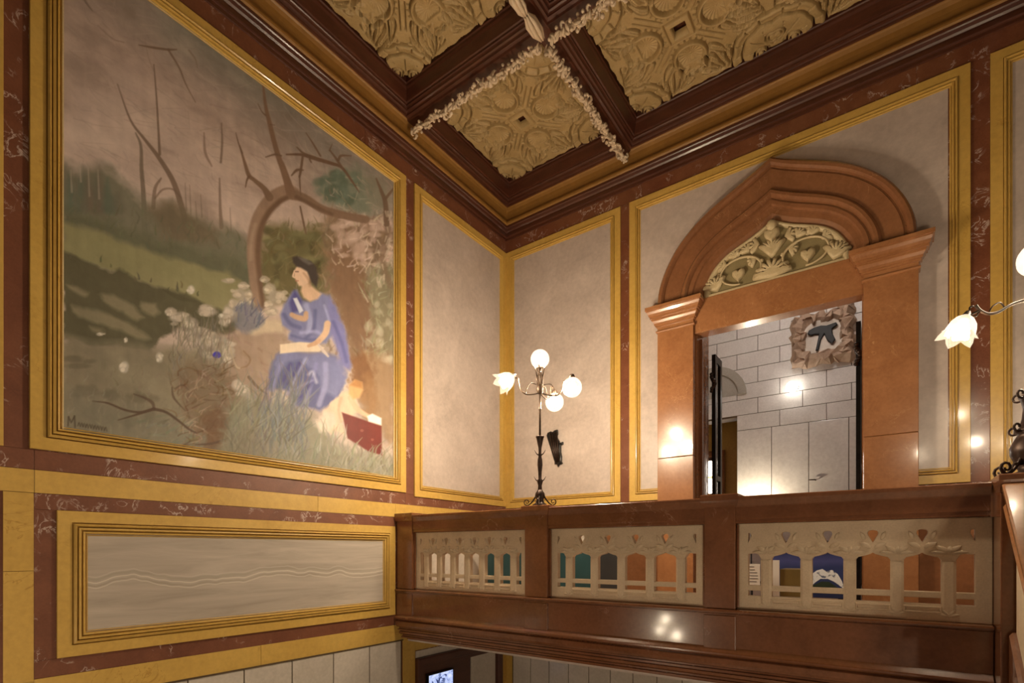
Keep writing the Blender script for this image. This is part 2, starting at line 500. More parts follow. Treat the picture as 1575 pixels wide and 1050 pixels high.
# ------------------------------------------------------------------ ceiling and coffers
ceiling = struct(mk('ceiling', MB().box(XA - .3, 3.2, -1.6, YB + .5, ZT, ZT + .12), M['wood']))
COFFERS = [(-4.54, -2.99, 4.63, 6.22), (-2.57, .61, 4.63, 6.22), (-4.54, -2.99, 1.02, 4.20), (-2.57, .61, 1.02, 4.20), (1.03, 2.58, 4.63, 6.22), (1.03, 2.58, 1.02, 4.20)]
CPROF = [(0, 5.50), (0, 5.405), (.010, 5.395), (.014, 5.372), (.026, 5.350), (.040, 5.300), (.050, 5.262), (.056, 5.246), (.072, 5.242), (.074, 5.222), (.084, 5.216), (.092, 5.204), (.094, 5.188), (.112, 5.182), (.120, 5.170), (.122, 5.156), (.152, 5.150)]
for (a, b, c, d) in COFFERS:
    mb = MB()
    mb.loops([[(a - o, c - o, z), (b + o, c - o, z), (b + o, d + o, z), (a - o, d + o, z)] for o, z in CPROF])
    mk('coffer_frame', mb, M['wood'], ceiling, fix=False)
# soffits of the two crossing beams, with small side fillets
BX, BY = -2.78, 4.415
mb = MB(); mb.loops([[(x, BY - .064, 5.152), (x, BY - .052, 5.132), (x, BY + .052, 5.132), (x, BY + .064, 5.152)] for x in (XA + .09, 2.9)], closed=False)
mk('beam_soffit', mb, M['wood'], ceiling, fix=False)
for bx_ in (BX, .82):
    mb = MB(); mb.loops([[(bx_ - .064, y, 5.151), (bx_ - .052, y, 5.131), (bx_ + .052, y, 5.131), (bx_ + .064, y, 5.151)] for y in (1.0, YB - .09)], closed=False)
    mk('beam_soffit', mb, M['wood'], ceiling, fix=False)

# ------------------------------------------------------------------ portal (door surround)
def resample(P, n):
    P = np.array(P); s = np.r_[0, np.cumsum(np.hypot(*np.diff(P, axis=0).T))]; t_ = np.linspace(0, s[-1], n)
    return np.stack([np.interp(t_, s, P[:, 0]), np.interp(t_, s, P[:, 1])], 1)


ZS = 3.0
OC = [(1.285, 0), (1.265, .2), (1.19, .42), (1.06, .64), (.89, .82), (.70, .96), (.5, 1.07), (.3, 1.165), (.12, 1.255), (0, 1.325)]
IC = [(.735, 0), (.73, .09), (.695, .20), (.61, .33), (.48, .435), (.33, .505), (.2, .56), (.08, .625), (0, .675)]
NARC = 26
Oc = resample(smooth_path(OC, 6), NARC); Ic = resample(smooth_path(IC, 6), NARC)
full = lambda Q: [(PC - q[0], ZS + q[1]) for q in Q] + [(PC + q[0], ZS + q[1]) for q in Q[::-1][1:]]
door_1 = struct(link('door_1', None, (PC, YB, -.62)), None, None)
APROF = [(0, 0), (0, .10), (.02, .135), (.06, .155), (.11, .150), (.14, .125), (.155, .100), (.18, .100), (.195, .112), (.40, .095), (.50, .085), (.52, .10), (.56, .125), (.61, .125), (.645, .095), (.66, .075), (.69, .075), (.70, .09), (.76, .085), (.78, .06), (.81, .055), (.90, .05), (1.0, .02)]
mb = MB()
mb.loops([[mapB(u, v, h) for u, v in full(Oc * (1 - s) + Ic * s)] for s, h in APROF], closed=False, smooth=False)
mk('arch_moulding', mb, M['arch'], door_1, fix=False)
tymp = fill2d('tympanum', [full(Ic)], mapB, .004, .016, M['tymp_ground'], door_1)
for a, b in ((PXL0, PXL1), (PXR0, PXR1)):
    pil = mk('pilaster', MB().box(a, b, YB - .10, YB, 1.14, 2.74), M['orange'], door_1, bevel=.006)
    mk('pilaster_block', MB().box(a, b, YB - .10, YB, -.62, 1.137), M['orange'], pil, bevel=.006)
    mb = MB()
    ov = [(0.0, 2.695), (.014, 2.700), (.018, 2.712), (.014, 2.724), (.0, 2.728), (.0, 2.768), (.016, 2.770), (.016, 2.790), (.030, 2.793), (.034, 2.815), (.050, 2.840), (.056, 2.846), (.056, 2.866), (.072, 2.868), (.072, 2.890), (.082, 2.893), (.090, 2.918), (.104, 2.946), (.104, 2.958), (.118, 2.960), (.118, 3.0)]
    mb.loops([[(a - o, YB, z), (a - o, YB - .10 - o, z), (b + o, YB - .10 - o, z), (b + o, YB, z)] for o, z in ov], closed=False, cap1=True)
    mk('capital', mb, M['orange'], pil, fix=False)
mk('lintel', MB().box(PXL1, PXR0, YB - .06, YB + .12, 2.60, 3.0), M['orange'], door_1, bevel=.006)
mk('lintel_soffit', MB().loops([[(x, YB + .12, 2.615), (x, YB + .5, 2.78), (x, YB + .5, 2.84), (x, YB + .12, 2.84)] for x in (PXL1, PXR0)], True, True, True), M['orange'], door_1)
mk('jamb', MB().box(PXL1, PXL1 + .015, YB, YB + .5, -.62, 2.83), M['orange'], door_1)
mk('jamb', MB().box(PXR0 - .015, PXR0, YB, YB + .5, -.62, 2.83), M['orange'], door_1)
mk('jamb_fillet', MB().box(PXL1, PXL1 + .05, YB + .10, YB + .16, -.62, 2.58), M['brown'], door_1, bevel=.008)
# open iron-and-glass leaves, folded back into the vestibule
tg = NT('door_glass'); tg.b.inputs['Transmission Weight'].default_value = 1.0; M['glass'] = tg.done((0.9, 0.92, 0.9), 0.03)
def leaf(x0, ya, yb, ztop):
    l = mk('door_leaf', MB().box(x0, x0 + .045, ya, ya + .07, -.60, ztop).box(x0, x0 + .045, yb - .07, yb, -.60, ztop).box(x0, x0 + .045, ya + .07, yb - .07, ztop - .09, ztop).box(x0, x0 + .045, ya + .07, yb - .07, -.60, -.40).box(x0, x0 + .045, ya + .07, yb - .07, .90, .96), M['black'], door_1)
    mk('door_pane', MB().box(x0 + .018, x0 + .026, ya + .07, yb - .07, -.40, ztop - .09), M['glass'], l)
    h = MB()
    for k in range(8):
        h.ball((x0 + .02 - .02 * math.cos(k), ya - .02 - .015 * math.sin(k * 2), 2.03 + .030 * k), .030 - .002 * abs(k - 4), 8, 5)
    mk('door_hinge', h, M['iron'], l)
    return l
leaf(PXL1 + .06, YB + .48, YB + .80, 2.50)
leaf(PXR0 - .085, YB + .40, YB + 1.0, 2.50)

# ------------------------------------------------------------------ vestibule behind the portal
YF = 11.0
XO = -2.46                                    # right edge of the doorway at the left of the vestibule's far wall
mbf = MB().box(XO, 2.6, YF, YF + .3, -.62, 5.2).box(-5.2, XO, YF, YF + .3, 2.62, 5.2)
wall_far = struct(mk('wall_far', mbf, M['joint']))
mapF = lambda u, v, h: (u, YF - h, v)
blk = {}


def block(u0, u1, v0, v1, mat, nm):
    key = (round(u1 - u0, 3), round(v1 - v0, 3), nm)
    if key not in blk:
        o = slab(wall_far, nm, mapF, u0 + .005, u1 - .005, v0 + .005, v1 - .005, .02, mat, .004)
        blk[key] = (o, u0, v0); return o
    s, a, c = blk[key]
    return instance(s, nm, ORG[s.name] + Vector((u0 - a, 0, v0 - c)), wall_far)


for r in range(9):
    zb = 2.35 + r * .30
    off = XO + (0.0 if r == 0 else (.38 if r % 2 else 0.0))
    for k in range(-4, 7):
        u = off + k * .76
        if r == 0 and k < 0: continue
        if u > 2.2: continue
        block(u, u + .76, zb, zb + .30, M['white_stone'], 'stone_block')
for k in range(6):
    block(XO + .62 * k + (0.0), XO + .62 * (k + 1), -.60, 2.35, M['white_slab'], 'wall_slab')
mk('door_handle', MB().tube([(-1.11, YF - .02, 1.28), (-1.11, YF - .07, 1.28), (-1.22, YF - .075, 1.285)], .012, 8), M['bronze'], wall_far)
# sides, ceiling
struct(mk('wall_vestibule_left', MB().box(-5.2, -5.0, YB + .5, YF + 1.2, -.62, 5.2), M['white_stone']))
struct(mk('wall_vestibule_right', MB().box(2.4, 2.6, YB + .5, YF + .3, -.62, 5.2), M['white_stone']))
struct(mk('ceiling_vestibule', MB().box(-5.2, 2.6, YB + .5, YF + 1.3, 5.2, 5.3), M['white_stone']))
struct(mk('floor_vestibule', MB().box(-5.2, XO + 1, 11.2, YF + 1.3, -.72, -.62), M['white_slab']))
# back of the arched doorway: stone, timber door with a small window whose panes are made to glow
struct(mk('wall_passage', MB().box(-5.2, XO + .6, YF + 1.1, YF + 1.3, -.62, 5.2), M['yellow']))
mapP = lambda u, v, h: (u, YF + 1.1 - h, v)
door_3 = struct(mk('door_3', MB().frame(mapP, -4.1, -2.95, -.62, 2.2, [(0, 0), (0, .06), (.03, .08), (.12, .08), (.14, .03), (.16, .03), (.16, 0)]), M['orange'], fix=False))
mk('door_panel', MB().box(-3.95, -3.1, YF + 1.05, YF + 1.1, -.62, 1.2), M['wood'], door_3, bevel=.004)
wn = mk('window_frame', MB().frame(mapP, -3.95, -3.1, 1.2, 2.05, [(0, 0), (0, .06), (.06, .06), (.06, .01)]), M['wood'], door_3, fix=False)
for k in range(2):
    for j in range(2):
        mk('pane', MB().box(-3.88 + k * .37, -3.54 + k * .37, YF + 1.07, YF + 1.09, 1.27 + j * .38, 1.60 + j * .38), M['pane_glow'], wn)  # glow is put into the pane material, no bulb behind
# blind lunette over the doorway
n = 18; R1 = .62; cxl, czl = -2.90, 3.06
out = [(cxl + R1 * math.cos(math.pi * k / n), czl + R1 * math.sin(math.pi * k / n)) for k in range(n + 1)]
R2 = .47
inn = [(cxl + R2 * math.cos(math.pi * k / n), czl + .0 + R2 * math.sin(math.pi * k / n)) for k in range(n + 1)]
lun_m = stone('lunette_stone', (0.34, 0.31, 0.25), (0.42, 0.39, 0.33), 3, rough=.6)
lun = fill2d('arch_lunette', [out], mapF, .0, .03, lun_m, wall_far)
ring_poly = out + inn[::-1]
fill2d('arch_ring', [ring_poly], mapF, .03, .06, lun_m, lun)

# vestibule lamp: opal globe on a short bracket
lp = thing('wall_globe_lamp', (-1.47, YF, 2.8), 'glowing white globe lamp on the pale block wall beyond the doorway', 'lamp')
mk('back_plate', MB().lathe([(.0, 0), (.09, 0), (.085, .02), (.03, .03), (.02, .06)], (-1.47, YF - .02, 3.03), 14, axis='y'), M['bronze'], lp)
mk('arm', MB().tube([(-1.47, YF - .02, 3.03), (-1.47, YF - .08, 3.03)], .014), M['bronze'], lp)
M['opal'] = emit('opal_glass_glow', (1.0, 0.93, 0.84), 9.0)
mk('globe', MB().ball((-1.47, YF - .19, 3.0), .10, 16, 10), M['opal'], lp)
# ceiling lamp of the vestibule, out of sight above the lintel
lp = thing('ceiling_globe_lamp', (-1.2, 8.6, 4.6), 'opal ceiling globe of the vestibule, above the doorway lintel', 'lamp')
mk('rod', MB().lathe([(.05, 5.2), (.05, 5.17), (.012, 5.15), (.012, 4.9)], (-1.2, 8.6, 0), 10), M['bronze'], lp)
M['opal2'] = emit('opal_ceiling_glow', (1.0, 0.91, 0.86), 68.0)
mk('globe', MB().ball((-1.2, 8.6, 4.76), .16, 14, 9), M['opal2'], lp)
# torchiere washing the wall beside the passage; its bowl stands just below the rail line
lp = thing('torchiere_lamp', (-2.12, YF - .40, -.62), 'slim torchiere washing the pale slabs beside the passage door with light', 'lamp')
mk('base', MB().lathe([(.14, -.62), (.14, -.60), (.03, -.58), (.012, -.55), (.012, .72)], (-2.12, YF - .40, 0), 14), M['black'], lp)
mk('bowl', MB().lathe([(.015, .70), (.05, .73), (.10, .80), (.105, .80), (.095, .785), (.03, .735)], (-2.12, YF - .40, 0), 16), M['black'], lp)
M['up'] = emit('torchiere_glow', (1.0, 0.84, 0.62), 800.0)
mk('bulb', MB().ball((-2.12, YF - .40, .79), .04, 10, 7), M['up'], lp)

# carved stone crest with a dark metal bird, high on the vestibule wall
t = NT('matt_black_iron'); M['ink_black'] = t.done(t.ramp(t.noise(9, 2), [(.3, (.006, .006, .006)), (.7, (.014, .013, .012))]), .6)
cr = thing('stone_crest', (-.99, YF, 3.3), 'rough-hewn stone crest with dark bird emblem, high on the vestibule wall', 'crest')
rng = np.random.RandomState(3)
cm = stone('crest_stone', (0.30, 0.19, 0.12), (0.52, 0.38, 0.27), 6, rough=.7)
cx, cz, hw = -.99, 3.82, .49
N = 16
mb = MB(); pts = []
for i in range(N + 1):
    for j in range(N + 1):
        u, v = -1 + 2 * i / N, -1 + 2 * j / N
        e = max(abs(u), abs(v))
        h = .02 + (.19 + .10 * rng.rand()) * (1 if .62 < e < .95 else .35) * (1 if e < .97 else .05)
        if e <= .62: h = .09
        pts.append(mapF(cx + hw * (u + .07 * rng.randn() * (e > .62)), cz + hw * .98 * (v + .07 * rng.randn() * (e > .62)), h))
mb.add(pts, [(i * (N + 1) + j, (i + 1) * (N + 1) + j, (i + 1) * (N + 1) + j + 1, i * (N + 1) + j + 1) for i in range(N) for j in range(N)])
mk('stone_surround', mb, cm, cr)
md = MB()
ringp = lambda r, h: [mapF(cx + r * math.cos(2 * math.pi * k / 24), cz - .02 + r * 1.02 * math.sin(2 * math.pi * k / 24), h) for k in range(24)]
md.loops([ringp(.36, .07), ringp(.345, .15), ringp(.31, .17), ringp(.28, .13), ringp(.0, .17)], True, False, False, True)
crl = stone('crest_pale', (0.62, 0.53, 0.42), (0.72, 0.64, 0.54), 5, rough=.55)
mk('oval_medallion', md, crl, cr)
bird = [(-.20, .13), (-.12, .16), (-.02, .17), (.06, .15), (.20, .17), (.22, .13), (.14, .08), (.15, .0), (.19, -.10), (.14, -.16), (.07, -.09), (.03, .02), (-.02, -.06), (-.06, -.22), (-.10, -.22), (-.07, -.08), (-.05, .03), (-.12, .05), (-.17, .04), (-.22, .08)]
fill2d('bird_emblem', [[(cx + a * 1.05, cz + b * 1.1) for a, b in bird]], mapF, .15, .205, M['ink_black'], cr, bevel=.012)
sh = [(-.05, .02), (.02, .0), (.06, -.14), (.03, -.22), (-.03, -.2)]
for k in range(7):
    a = math.pi * (1.15 + .7 * k / 6)
    mbr = MB(); mbr.ball((cx + .33 * math.cos(a), YF - .16, cz - .02 + .335 * math.sin(a)), .035, 8, 5)
    mk('bead', mbr, crl, cr)

# ================================================================== BALUSTRADE OF THE GALLERY
YR = 4.25
bal = thing('balustrade', (-2.0, 4.36, -.62), 'brown marble gallery balustrade with three pierced cream stone panels', 'balustrade')
XE = .500
# plinth fascia and receding cornice, swept along x
BPROF = [(4.50, -.452), (4.245, -.455), (4.222, -.458), (4.217, -.467), (4.222, -.476), (4.238, -.478), (4.238, -.487), (4.227, -.490), (4.227, -.499), (4.258, -.501), (4.260, -.752), (4.226, -.788), (4.216, -.792), (4.216, -.806), (4.264, -.810), (4.270, -.826), (4.246, -.832), (4.238, -.838), (4.244, -.880), (4.264, -.905), (4.300, -.918), (4.300, -.930), (4.274, -.934), (4.274, -.946), (4.316, -.950), (4.316, -.962), (4.294, -.966), (4.300, -.990), (4.335, -1.008), (4.352, -1.012), (4.352, -1.026), (4.330, -1.030), (4.330, -1.044), (4.42, -1.062), (4.42, -1.075), (4.44, -1.08), (4.46, -1.10)]
mb = MB(); mb.loops([[(x, y, z) for y, z in BPROF] for x in (XA + .002, XE)], closed=False)
mk('plinth_cornice', mb, M['brown'], bal, fix=False)
struct(mk('ceiling_lower', MB().box(XA, 3.2, 4.44, YB, -1.10, -1.055), M['grey']))


def rail_seg(x0, x1):
    RP = [(4.275, .205), (4.268, .212), (4.268, .236), (4.262, .242), (4.262, .330), (4.254, .338), (4.246, .352), (4.236, .372), (4.230, .382), (4.228, .404), (4.234, .410), (4.45, .410), (4.456, .404), (4.45, .372), (4.42, .33), (4.42, .205)]
    mb = MB(); mb.loops([[(x, y, z) for y, z in RP] for x in (x0, x1)], True, True, True)
    return mk('handrail', mb, M['brown'], bal)


def post(x0, x1, name='post'):
    po = mk(name, MB().box(x0, x1, YR, 4.46, -.452, .425), M['brown'], bal, bevel=.006)
    mb = MB(); ov = [(0, .335), (.012, .345), (.022, .37), (.026, .385), (.026, .428), (.02, .434)]
    mb.loops([[(x0 - o, YR - o, z), (x1 + o, YR - o, z), (x1 + o, 4.46 + o, z), (x0 - o, 4.46 + o, z)] for o, z in ov], True, False, True)
    mk('post_cap', mb, M['brown'], po, fix=False)
    mk('post_plinth', MB().box(x0 - .004, x1 + .004, YR - .006, YR + .02, -.765, -.505), M['brown'], po, bevel=.004)
    for xa, xb in ((x0 - .020, x0 - .004), (x1 + .004, x1 + .020)):
        mk('stop_moulding', MB().box(xa, xb, 4.282, 4.302, -.44, .20), M['brown'], po, bevel=.004)
    return po


POSTS = [(-4.755, -4.50), (-2.915, -2.655), (-1.195, -.965), (.505, .60)]
for a, b in POSTS[:3]: post(a, b)
for (a, b), (c, d) in zip(POSTS[:-1], POSTS[1:]): rail_seg(b, min(c, .490))


def heart(cx, cz, s):
    """heart-shaped carved leaf"""
    pts = []
    for k in range(14):
        t_ = 2 * math.pi * k / 14
        pts.append((cx + s * 16 * math.sin(t_) ** 3 / 17, cz + s * (13 * math.cos(t_) - 5 * math.cos(2 * t_) - 2 * math.cos(3 * t_) - math.cos(4 * t_)) / 15))
    return pts


def drop(cx, cz, w, h):
    """flat-topped drop with a point below"""
    q = [(0, -1), (.28, -.62), (.62, -.12), (.92, .30), (.97, .60), (.75, .88), (.35, .97), (0, 1.0)]
    return [(cx + w * u, cz + h * v) for u, v in q] + [(cx - w * u, cz + h * v) for u, v in q[-2:0:-1]]


mapR = lambda u, v, h: (u, 4.36 - h, v)


def pierced(x0, x1, n, i):
    """pierced panel with n openings of which the first and last are halves"""
    m = .075; zb, zt = -.453, .204; H = zt - zb
    pitch = (x1 - x0 - 2 * m) / (n - 1)
    holes = []; fr = lambda q: zt - q * H
    hw = pitch * (.36 if n < 8 else .31)
    for k in range(n):
        c = x0 + m + k * pitch
        lo = c if k == 0 else c - hw
        hi = c if k == n - 1 else c + hw
        half = k in (0, n - 1)
        if k == 0: lo = c + .006
        if k == n - 1: hi = c - .006
        za, zs, zk = fr(.352), fr(.405), fr(.715)
        if half:
            if k == 0: top = [(hi, zs), (hi - .25 * hw, za + .006), (lo, za)]
            else: top = [(hi, za), (lo + .25 * hw, za + .006), (lo, zs)]
            poly = [(lo, zk), (hi, zk)] + top
        else:
            poly = [(lo, zk), (hi, zk), (hi, zs), (hi - .12 * hw, zs + .016), (c + .45 * hw, za - .008), (c + .16 * hw, za + .002), (c, za + .012), (c - .16 * hw, za + .002), (c - .45 * hw, za - .008), (lo + .12 * hw, zs + .016), (lo, zs)]
        holes.append(poly)
        holes.append([(lo, fr(.835)), (hi, fr(.835)), (hi, fr(.775)), (lo, fr(.775))])
        if not half:
            holes.append(drop(c, fr(.165), .030 * (1 if n < 8 else .8), .042))
        else:
            dd = .028 if k == 0 else -.028
            holes.append([(c + .006 * (1 if k == 0 else -1), fr(.22)), (c + dd, fr(.14)), (c + dd * .8, fr(.11)), (c + .006 * (1 if k == 0 else -1), fr(.11))])
    outer = [(x0, zb), (x1, zb), (x1, zt), (x0, zt)]
    pn = fill2d('pierced_panel', [outer] + holes, mapR, 0, .055, M['cream'], bal, bevel=.004)
    # raised members: mullions, glazing bar, arch caps, leaf carving, rims of the sunk blind panels
    for k in range(n - 1):
        c = x0 + m + (k + .5) * pitch
        if pitch > .24 or k % 1 == 0:
            mb = MB()
            w2 = pitch * .5 - hw
            mb.loops([[mapR(c - w2 * q, zz, h) for q, h in ((-1, .055), (-.6, .061), (.6, .061), (1, .055))] for zz in (fr(.93), fr(.42))], closed=False)
            mk('mullion', mb, M['cream'], pn, fix=False)
            # leaf spray over the mullion
            mb = MB()
            for a_, L, wd in ((0, .055, .016), (.75, .085, .02), (-.75, .085, .02), (1.35, .10, .016), (-1.35, .10, .016)):
                leaf_blade(mb, mapR, (c, fr(.345)), a_, L * pitch / .27, wd * pitch / .27, .055, .020)
            mk('leaf_carving', mb, M['cream'], pn, fix=False)
            mb = MB()
            for a_, L, wd in ((.5, .06, .012), (-.5, .06, .012), (1.2, .06, .012), (-1.2, .06, .012)):
                leaf_blade(mb, mapR, (c, fr(.95)), a_, L * pitch / .27, wd, .055, .010)
            mk('foot_carving', mb, M['cream'], pn, fix=False)
    for k in range(1, n - 1):
        c = x0 + m + k * pitch
        mb = MB()
        for sg in (-1, 1):
            leaf_blade(mb, mapR, (c + sg * .012, fr(.285)), sg * .95, .075 * pitch / .27, .018, .055, .016)
            leaf_blade(mb, mapR, (c + sg * .05 * pitch / .27, fr(.20)), sg * .25, .06, .014, .055, .014)
        mk('heart_carving', mb, M['cream'], pn, fix=False)
        mb = MB(); mb.frame(mapR, c - hw - .004, c + hw + .004, fr(.925), fr(.855), [(0, .055), (.004, .064), (.010, .064), (.014, .055)])
        mk('blind_panel_rim', mb, M['cream'], pn, fix=False)
    return pn


def leaf_blade(mb, mp, base, ang, L, wd, h, rise, n=6):
    """a domed, pointed carved leaf; ang from +v towards +u"""
    du, dv = math.sin(ang), math.cos(ang); rows = []
    for i in range(n + 1):
        t_ = i / n
        wv = wd * math.sin(math.pi * (t_ * .85 + .12)) ** 1.0 * (1 if i < n else .05)
        bend = .25 * L * t_ * t_ * (1 if ang >= 0 else -1) * .5
        cu, cv = base[0] + du * L * t_ + dv * bend, base[1] + dv * L * t_ - du * bend
        hh = h + rise * (math.sin(math.pi * min(t_ * .9 + .08, 1)) ** .6)
        rows.append([mp(cu - dv * wv, cv + du * wv, h), mp(cu - dv * wv * .5, cv + du * wv * .5, hh), mp(cu, cv, hh - .25 * rise), mp(cu + dv * wv * .5, cv - du * wv * .5, hh), mp(cu + dv * wv, cv - du * wv, h)])
    mb.loops(rows, closed=False, smooth=True)


for i, (a, b, n) in enumerate(((-4.50, -2.915, 8), (-2.655, -1.195, 6), (-.965, .503, 6))):
    pierced(a, b, n, i)
mk('inner_kerb', MB().box(XA + .002, XE, 4.40, 4.52, -.62, -.452), M['brown'], bal)

# ------------------------------------------------------------------ newel and stair balustrade at the right
nw = thing('newel_post', (.70, 4.25, -.62), 'brown marble newel with flat moulded cap carrying the iron lamp at right', 'newel')
mk('shaft', MB().box(.505, .90, 4.04, 4.46, -1.10, .36), M['brown'], nw, bevel=.008)
mb = MB(); ov = [(0, .325), (.010, .332), (.014, .35), (.022, .36), (.034, .385), (.04, .395), (.04, .424), (.035, .43)]
mb.loops([[(.505 - o * .3, 4.04 - o, z), (.90 + o, 4.04 - o, z), (.90 + o, 4.46 + o, z), (.505 - o * .3, 4.46 + o, z)] for o, z in ov], True, False, True)
mk('cap', mb, M['brown'], nw, fix=False)
sb = thing('stair_balustrade', (.70, 2.6, -2.4), 'sloping marble stair balustrade running down from the newel at right edge', 'balustrade')
SL = .80
def slope_run(prof, ya, yb, mat, name, par):
    mb = MB(); mb.loops([[(x - .05, y, z + .36 - (4.02 - y) * SL) for x, z in prof] for y in (ya, yb)], True, True, True)
    return mk(name, mb, mat, par)
slope_run([(.585, -.10), (.580, -.03), (.566, -.02), (.556, .00), (.556, .025), (.566, .03), (.90, .03), (.91, .0), (.88, -.03), (.87, -.10)], 3.998, 2.4, M['orange'], 'sloping_rail', sb)
slope_run([(.565, -.12), (.560, -.10), (.57, -.085), (.60, -.085), (.60, -.12)], 3.998, 2.4, M['orange'], 'rail_moulding', sb)
slope_run([(.615, -.80), (.615, -.12), (.70, -.12), (.70, -.80)], 3.998, 2.4, M['cream'], 'stone_panel', sb)
slope_run([(.585, -1.5), (.585, -.82), (.60, -.80), (.90, -.80), (.90, -1.5)], 3.998, 2.4, M['brown'], 'string', sb)

# ================================================================== LAMPS
RR = Vector((0.8107, 0.5854, 0)); WW = Vector((-0.5854, 0.8107, 0))


def flower_shade(c, axis, s, par, bm='bulb'):
    """bell of glass petals opening along axis, bulb inside"""
    ax = Vector(axis).normalized(); e1 = ax.orthogonal().normalized(); e2 = ax.cross(e1)
    rings = []; n = 24
    for r, t_ in ((.022, -.02), (.045, .0), (.062, .03), (.068, .06), (.072, .085), (.088, .105)):
        ring = []
        for k in range(n):
            a = 2 * math.pi * k / n
            wv = 1 + (.14 * math.cos(6 * a)) * max(0, (t_ + .0) / .105)
            q = Vector(c) + ax * (t_ * s + .016 * s * math.cos(6 * a) * (t_ > .08)) + (e1 * math.cos(a) + e2 * math.sin(a)) * r * s * wv
            ring.append(tuple(q))
        rings.append(ring)
    sh = mk('glass_shade', MB().loops(rings, True, True, False, True), M['globe'], par)
    mb = MB(); mb.ball(tuple(Vector(c) + ax * .065 * s), .042 * s, 12, 8)
    mk('bulb', mb, M[bm], sh)
    mb = MB(); mb.tube([tuple(Vector(c) - ax * .05 * s), tuple(Vector(c) - ax * .01 * s), tuple(Vector(c) + ax * .005 * s)], [.012 * s, .026 * s, .03 * s], 10)
    mk('socket', mb, M['bronze'], par)


def globe_shade(c, r, par, hang=False, bm='bulb'):
    sh = mk('glass_globe', MB().ball(c, r, 20, 14), M['globe'], par)
    mk('bulb', MB().ball(c, r * .50, 12, 8), M[bm], sh)
    d = 1 if hang else -1
    mk('socket', MB().lathe([(.02, c[2] + d * (r + .03)), (.03, c[2] + d * (r + .01)), (.036, c[2] + d * (r - .012))], (c[0], c[1], 0), 10), M['bronze'], par)


def scroll(mb, p0, d, L, H, rad, turns=1.25, n=22):
    """C-scroll foot: from p0 out along d, curling up at its end"""
    d = Vector(d).normalized(); up = Vector((0, 0, 1)); pts = []
    for i in range(n + 1):
        t_ = i / n
        if t_ < .5:
            q = t_ / .5
            pts.append(Vector(p0) + d * L * q + up * H * (1 - q) ** 1.8)
        else:
            q = (t_ - .5) / .5; a = -math.pi / 2 + q * turns * 2 * math.pi; rr = .30 * H * (1 - .75 * q)
            pts.append(Vector(p0) + d * L + up * .30 * H + (d * math.cos(a) + up * math.sin(a)) * rr)
    mb.tube([tuple(p) for p in pts], [rad * (1.0 - .5 * i / n) for i in range(n + 1)], 7)


